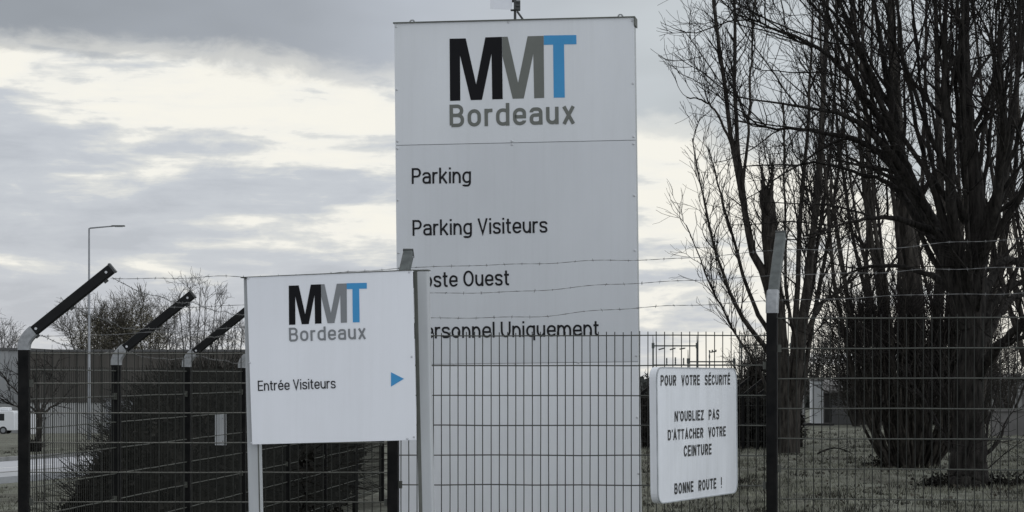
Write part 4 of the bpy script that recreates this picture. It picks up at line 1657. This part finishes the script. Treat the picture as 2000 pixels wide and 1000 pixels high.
def build_lamp():
    Y = 98.0
    X = WX(174, Y)
    g = gh(X, Y)
    root = thing('street_lamp', 'thin grey street lamp with a single arm pointing right at left', 'street lamp', (X, Y, g))
    zt = EYE + (HZ - 446) * Y / F
    MB().tube([(X, Y, g - .2), (X, Y, g + 1.4), (X, Y, g + 1.45), (X, Y, zt)], [.085, .08, .062, .035], 10).build('pole', M['lamp_grey'], root, smooth=True)
    e = W(222, 441.5, Y)
    MB().tube([(X, Y, zt - .02), (X + .05, Y, zt + .01), tuple(e)], [.033, .033, .028], 8).build('arm', M['lamp_grey'], root)
    a, b = W(218, 441, Y), W(244, 442.5, Y)
    bevel(MB().box((a + b) / 2 + Vector((0, 0, .01)), ((b - a).length, .20, .055)).build('lamp_head', M['steel_far'], root), .02)
    MB().box((a + b) / 2 + Vector((.02, 0, -.028)), (.3, .14, .016)).build('lens', M['bolt'], root)


build_lamp()

# small pollarded tree on the verge
Yp = 72.0
gz = gh(WX(76, Yp), Yp)
st = [S([(76, HZ + (EYE - gz) * F / Yp + 3), (77, 850), (78, 806)], Yp, 11, 10)]
for dx, dy, w in ((-70, -75, 5), (-45, -105, 5), (-10, -110, 6), (25, -95, 5), (52, -40, 6), (40, -70, 4), (-75, -30, 4)):
    st.append(S([(78, 810), (78 + dx * .4, 810 + dy * .35, .3), (78 + dx * .8, 810 + dy * .75, .5), (78 + dx, 810 + dy, .6)], Yp, w, 2))
sp = [dict(per=4, len=(.4, 1.0), ang=40, angsd=12, up=.1, r=(.02, .012, .008), wob=.15, curve=.0, k=5, t0=.3),
      dict(per=5, len=(.3, .7), ang=40, angsd=12, up=.0, r=(.01, .008, .006), wob=.15, curve=-.02, k=4, t0=.1)]
tree('pollard_tree', 'small pollarded bare tree by the road behind the corner post', 'tree', (WX(76, Yp), Yp, gz), st, 81, sp, M['bark'], M['twig'])
X, Y = WX(68, 71), 71
leaf_mass('shrub', 'little dark bush on the verge beside the corner post', 'shrub', [((X, Y, gh(X, Y) + .15), (.16, .2, .2))], 260, .07, M['hedge'], 82, twigs=60)


def far_tree(px, top, wpx, seed, label, leafy, twig):
    Y = 262.0
    gz = gh(WX(px, Y), Y)
    yb = HZ + (EYE - gz) * F / Y
    rng = np.random.default_rng(seed)
    st = []
    for i in range(8):
        a = (i - 3.5) / 3.5
        st.append(S([(px + a * 3, yb, 0), (px + a * wpx * .2, yb - 60, rng.normal(0, 1)), (px + a * wpx * .45, (yb + top) / 2 - 20, rng.normal(0, 1.5)),
                     (px + a * wpx * .55 + rng.normal(0, 4), top + abs(a) * 38 + rng.uniform(0, 12), rng.normal(0, 2))], Y, 6, 1.2))
    d = 1.35 if leafy else .8
    sp = [dict(per=1.3 * d, len=(1.5, 4.5), ang=36, angsd=12, up=.25, r=(.06, .03, .02), wob=.13, curve=.04, k=5, t0=.2),
          dict(per=2.0 * d, len=(.8, 2.4), ang=40, angsd=12, up=.15, r=(.025, .02, .016), wob=.14, curve=.03, k=4, t0=.1),
          dict(per=2.2 * d, len=(.5, 1.3), ang=42, angsd=12, up=.1, r=(.018, .016, .013), wob=.15, curve=.03, k=3, t0=.1)]
    tree('far_tree', label, 'tree', (WX(px, Y), Y, gz), st, seed, sp, twig, twig, 'bare trees beyond the warehouse')
    if leafy:
        root = [o for o in COL.objects if o.get('label') == label][0]
        n = 4200
        d_ = unit(rng.normal(size=(n, 3)))
        rad = rng.random(n) ** .45 * (1 + .25 * np.sin(d_[:, 0] * 7 + seed) * np.sin(d_[:, 2] * 6))
        zt, zb_ = EYE + (HZ - top - 6) * Y / F, EYE + (HZ - 705) * Y / F
        c_ = np.array([WX(px, Y), Y, (zt + zb_) / 2])
        p = c_ + d_ * rad[:, None] * np.array([wpx * .5 * Y / F, 2.5, (zt - zb_) / 2])
        sz = rng.uniform(.04, .12, n)[:, None]
        a = unit(rng.normal(size=(n, 3))) * sz
        b = unit(np.cross(a, rng.normal(size=(n, 3)))) * sz * .6
        mb = MB()
        mb.quads(np.stack([p - a, p - b, p + a, p + b], 1).reshape(-1, 3), np.arange(4 * n).reshape(n, 4))
        mb.build('foliage', M['leaf_tan'], root)


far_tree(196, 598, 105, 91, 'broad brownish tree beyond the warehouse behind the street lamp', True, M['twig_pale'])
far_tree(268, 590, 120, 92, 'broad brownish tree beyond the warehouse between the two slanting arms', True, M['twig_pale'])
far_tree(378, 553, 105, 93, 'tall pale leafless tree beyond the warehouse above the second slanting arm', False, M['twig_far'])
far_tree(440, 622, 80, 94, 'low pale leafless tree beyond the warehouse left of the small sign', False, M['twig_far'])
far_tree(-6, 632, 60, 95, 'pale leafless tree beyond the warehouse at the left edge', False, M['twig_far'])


# ------------------------------------------------------------------ right background
def brush_tree(px, top, wpx, Y, seed, label, m):
    """small twiggy tree that screens the gaps between the trunks"""
    gz = gh(WX(px, Y), Y)
    yb = HZ + (EYE - gz) * F / Y
    rng = np.random.default_rng(seed)
    st = []
    for i in range(11):
        a = (i - 5) / 5
        st.append(S([(px + a * 4, yb, 0), (px + a * wpx * .25 + rng.normal(0, 4), yb - 60, rng.normal(0, .4)), (px + a * wpx * .45 + rng.normal(0, 6), (yb + top) / 2, rng.normal(0, .8)),
                     (px + a * wpx * .5 + rng.normal(0, 8), top + abs(a) * 40 + rng.uniform(0, 50), rng.normal(0, 1))], Y, rng.uniform(4, 8), 1.2))
    sp = [dict(per=2.6, len=(.6, 1.8), ang=40, angsd=14, up=.2, r=(.022, .012, .008), wob=.18, curve=.05, k=5, t0=.08),
          dict(per=3.4, len=(.4, 1.1), ang=44, angsd=14, up=.12, r=(.011, .009, .007), wob=.2, curve=.03, k=4, t0=.1),
          dict(per=3.2, len=(.2, .7), ang=46, angsd=14, up=.1, r=(.008, .007, .006), wob=.2, curve=.03, k=3, t0=.1)]
    tree('brush_tree', label, 'tree', (WX(px, Y), Y, gz), st, seed, sp, m, m, 'twiggy small trees screening the far buildings')


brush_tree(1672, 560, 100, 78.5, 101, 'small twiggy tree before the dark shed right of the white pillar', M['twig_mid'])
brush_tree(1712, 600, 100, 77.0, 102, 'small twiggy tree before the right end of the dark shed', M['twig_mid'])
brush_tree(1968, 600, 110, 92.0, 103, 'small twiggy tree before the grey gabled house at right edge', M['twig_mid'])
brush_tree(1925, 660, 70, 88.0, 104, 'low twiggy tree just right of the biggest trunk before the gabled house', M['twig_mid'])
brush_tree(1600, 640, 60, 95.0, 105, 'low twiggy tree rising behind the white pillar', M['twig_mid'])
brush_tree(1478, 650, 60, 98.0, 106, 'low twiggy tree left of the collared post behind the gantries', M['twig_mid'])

def gantry(label, Y, xa, xb, ytop, ybeam, spike, ins=(), beams=(), group='switchyard gantries'):
    X0, X1 = WX(xa, Y), WX(xb, Y)
    g = gh((X0 + X1) / 2, Y)
    root = thing('steel_gantry', label, 'gantry', ((X0 + X1) / 2, Y, g), 0, group)
    z = lambda r_: EYE + (HZ - r_) * Y / F
    for X in (X0, X1):
        MB().box((X, Y, (g + z(ytop)) / 2), (.10, .10, z(ytop) - g)).build('post', M['steel_far'], root)
        MB().box((X, Y, z(ytop + 4)), (.17, .17, .34)).build('post_head', M['steel_far'], root)
        MB().tube([(X, Y, z(ytop)), (X - .01, Y, z(spike))], [.035, .018], 5).build('lightning_spike', M['steel_far'], root)
    for yb in (ybeam, *beams):
        MB().box(((X0 + X1) / 2, Y, z(yb)), (X1 - X0 + .1, .09, .085)).build('beam', M['steel_far'], root)
    for (x, y0, y1, dx) in ins:
        a, b = Vector((WX(x, Y), Y - .1, z(y0))), Vector((WX(x + dx, Y), Y - .1, z(y1)))
        n = 9
        MB().tube([a.lerp(b, i / n) for i in range(n + 1)], [.055 if i % 2 else .03 for i in range(n + 1)], 6).build('insulator', M['steel_far'], root)
    return root


gantry('tallest steel gantry above the left of the safety board', 150, 1275.5, 1361.5, 671, 675.5, 654,
       ins=[(1286, 683, 680, 11), (1308, 683, 680, 11), (1327, 682, 680, 11), (1302, 713, 699, 0), (1319, 713, 698, 0), (1335, 713, 699, 0)], beams=(713,))
gantry('low steel gantry above the right of the safety board', 154, 1344, 1434, 701, 706.5, 683, ins=[(1385.5, 740, 684, 0), (1387, 688, 686, 12), (1391, 686, 683, 0), (1398, 687, 683, 0)], beams=(713,))
gantry('steel gantry partly hidden by the broken snag tree', 146, 1448, 1545, 671, 674, 650, ins=[(1452, 680, 679, 8), (1475, 676, 688, 0)], beams=(711,))


def far_fence():
    """the same kind of post with a slanting arm, far behind the board"""
    Y = 53.2
    sc = 1.0
    proto = None
    for i in range(10):
        px = 1248 + i * 29
        X = WX(px, Y)
        if proto is None:
            mb = MB()
            mb.box((0, 0, .62), (.065, .065, 1.3))
            a, b = Vector((.0, 0, 1.22)), Vector((.50, 0, 1.62))
            d = (b - a).normalized()
            mb.box((a + b) / 2, ((b - a).length, .065, .065), (d, Vector((0, 1, 0)), Vector((-d.z, 0, d.x))))
            proto = mb.build('far_fence_post', M['post_black'], origin=(0, 0, 0))
            o = proto
        else:
            o = proto.copy()
            COL.objects.link(o)
        o.location = (X, Y, gh(X, Y))
        tag(o, 'small black far fence post with slanting arm before the low hedge', 'fence post', 'far fence posts behind the safety board')
    a, b = WX(1236, Y), WX(1520, Y)
    root = thing('wire_fence', 'far dark wire fence before the low hedge behind the safety board', 'fence', ((a + b) / 2, Y, 0))
    P = [[(a + (b - a) * i / 60, Y, 0), (a + (b - a) * i / 60, Y, 1.2)] for i in range(61)]
    vs, q = tubes(np.array(P), np.full((61, 2), .004), 4)
    mb = MB()
    mb.quads(vs, q)
    for z in (.2, .6, 1.0, 1.18):
        mb.tube([(a, Y - .01, z), (b, Y - .01, z)], .005, 4)
    mb.build('wires', M['wire_dark'], root)


far_fence()


def box_thing(name, label, cat, px0, px1, ytop, Y, depth, m, capm=None, group=None):
    X0, X1 = WX(px0, Y), WX(px1, Y)
    g = gh((X0 + X1) / 2, Y)
    zt = EYE + (HZ - ytop) * Y / F
    root = thing(name, label, cat, ((X0 + X1) / 2, Y + depth / 2, g), 0, group)
    return root, X0, X1, g, zt


# white transformer kiosk pillar and dark shed behind the trees
Yk = 80.0
root, X0, X1, g, zt = box_thing('white_pillar', 'white rendered pillar standing behind the snag tree', 'pillar', 1585, 1608, 744, Yk, .5, None)
bevel(MB().box(((X0 + X1) / 2, Yk + .25, (g + zt) / 2), (X1 - X0, .5, zt - g)).build('shaft', M['render_white'], root), .015)
MB().box(((X0 + X1) / 2, Yk + .25, zt + .025), (X1 - X0 + .06, .56, .05)).build('coping', M['house_wall'], root)
MB().box(((X0 + X1) / 2 - .1, Yk + .25, g + .03), (X1 - X0 + .9, .7, .08)).build('footing', M['shed_dark'], root)
root, X0, X1, g, zt = box_thing('dark_shed', 'low dark shed right of the white pillar behind the clump', 'shed', 1610, 1725, 768, Yk + 1.5, 3, None)
Ys = Yk + 1.5
MB().box(((X0 + X1) / 2, Ys + 1.5, (g + zt) / 2), (X1 - X0, 3, zt - g)).build('wall', M['shed_dark'], root)
f = [Vector((X0 - .15, Ys - .2, zt + .004)), Vector((X1 + .15, Ys - .2, zt + .004)), Vector((X1 + .15, Ys + 1.5, zt + .42)), Vector((X0 - .15, Ys + 1.5, zt + .42))]
mb = MB().prism(f, [p + Vector((0, 0, .06)) for p in f])
f2 = [Vector((p.x, 2 * (Ys + 1.5) - p.y, p.z)) for p in f]
mb.prism([p + Vector((0, .002, 0)) for p in f2], [p + Vector((0, .002, .06)) for p in f2])
mb.build('roof', M['house_roof'], root)
MB().box((X0 + .6, Ys - .012, g + .55), (.7, .03, 1.1)).build('door', M['roof_trim'], root)


def house(label, px0, px1, yeave, yridge, Y, depth):
    root, X0, X1, g, ze = box_thing('house', label, 'house', px0, px1, yeave, Y, depth, None, group='houses far behind the trees')
    zr = EYE + (HZ - yridge) * Y / F
    xm = (X0 + X1) / 2
    f = [Vector((X0, Y, g - .3)), Vector((X1, Y, g - .3)), Vector((X1, Y, ze)), Vector((xm, Y, zr)), Vector((X0, Y, ze))]
    MB().prism(f, [p + Vector((0, depth, 0)) for p in f]).build('wall', M['house_wall'], root)
    mb = MB()
    for a, b in (((X0 - .3, ze - .16), (xm, zr + .06)), ((xm + .003, zr + .06), (X1 + .3, ze - .16))):
        f = [Vector((a[0], Y - .3, a[1])), Vector((b[0], Y - .3, b[1])), Vector((b[0], Y - .3, b[1] + .16)), Vector((a[0], Y - .3, a[1] + .16))]
        mb.prism(f, [p + Vector((0, depth + .6, 0)) for p in f])
    mb.build('roof', M['house_roof'], root)
    for fx in (.28, .72):
        X = X0 + (X1 - X0) * fx
        w = MB().box((X, Y - .01, (g + ze) / 2 + .3), (.9, .06, 1.1)).build('window', M['house_roof'], root)
        MB().box((X, Y - .045, (g + ze) / 2 + .3), (.74, .02, .94)).build('pane', M['glass_dark'], w)


house('grey gabled house at the right edge behind the biggest trunk', 1924, 2050, 772, 738, 118, 8)
house('small grey house seen far off between the bare trunks', 1515, 1572, 762, 748, 175, 7)

# low wall and pale path at the back of the grass, right
Yw = 66.0
Xa, Xb = WX(1935, Yw), WX(2140, Yw)
root = thing('garden_wall', 'low grey wall at the back of the grass at right edge', 'wall', ((Xa + Xb) / 2, Yw, gh(Xa, Yw)))
bevel(MB().box(((Xa + Xb) / 2, Yw, .30), (Xb - Xa, .2, .75)).build('wall', M['house_roof'], root), .01)
MB().box(((Xa + Xb) / 2, Yw, .70), (Xb - Xa + .06, .28, .05)).build('coping', M['house_roof'], root)

# fallen branches on the grass
for (px, py, ln, rz, seed, lb) in ((1630, 889, .75, .25, 1, 'fallen twig on the grass left of the bushy clump'), (1960, 862, 1.0, -.1, 2, 'dark fallen branch on the grass near the right edge')):
    Y = EYE * F / (py - HZ)
    X = WX(px, Y)
    rng = np.random.default_rng(seed)
    pts = [(X + ln * (t - .5), Y + ln * rz * (t - .5), gh(X, Y) + .03 + .12 * math.sin(math.pi * t) * (1 if seed == 1 else .3)) for t in np.linspace(0, 1, 9)]
    mb = MB().tube(pts, np.linspace(.022 if seed == 1 else .045, .01, 9), 6)
    for t in (3, 5, 6):
        p = Vector(pts[t])
        mb.tube([p, p + Vector((rng.uniform(.05, .2), rng.uniform(-.1, .1), rng.uniform(.02, .1)))], [.009, .004], 5)
    tag(mb.build('fallen_branch', M['bark_dark'], origin=(X, Y, gh(X, Y))), lb, 'branch')
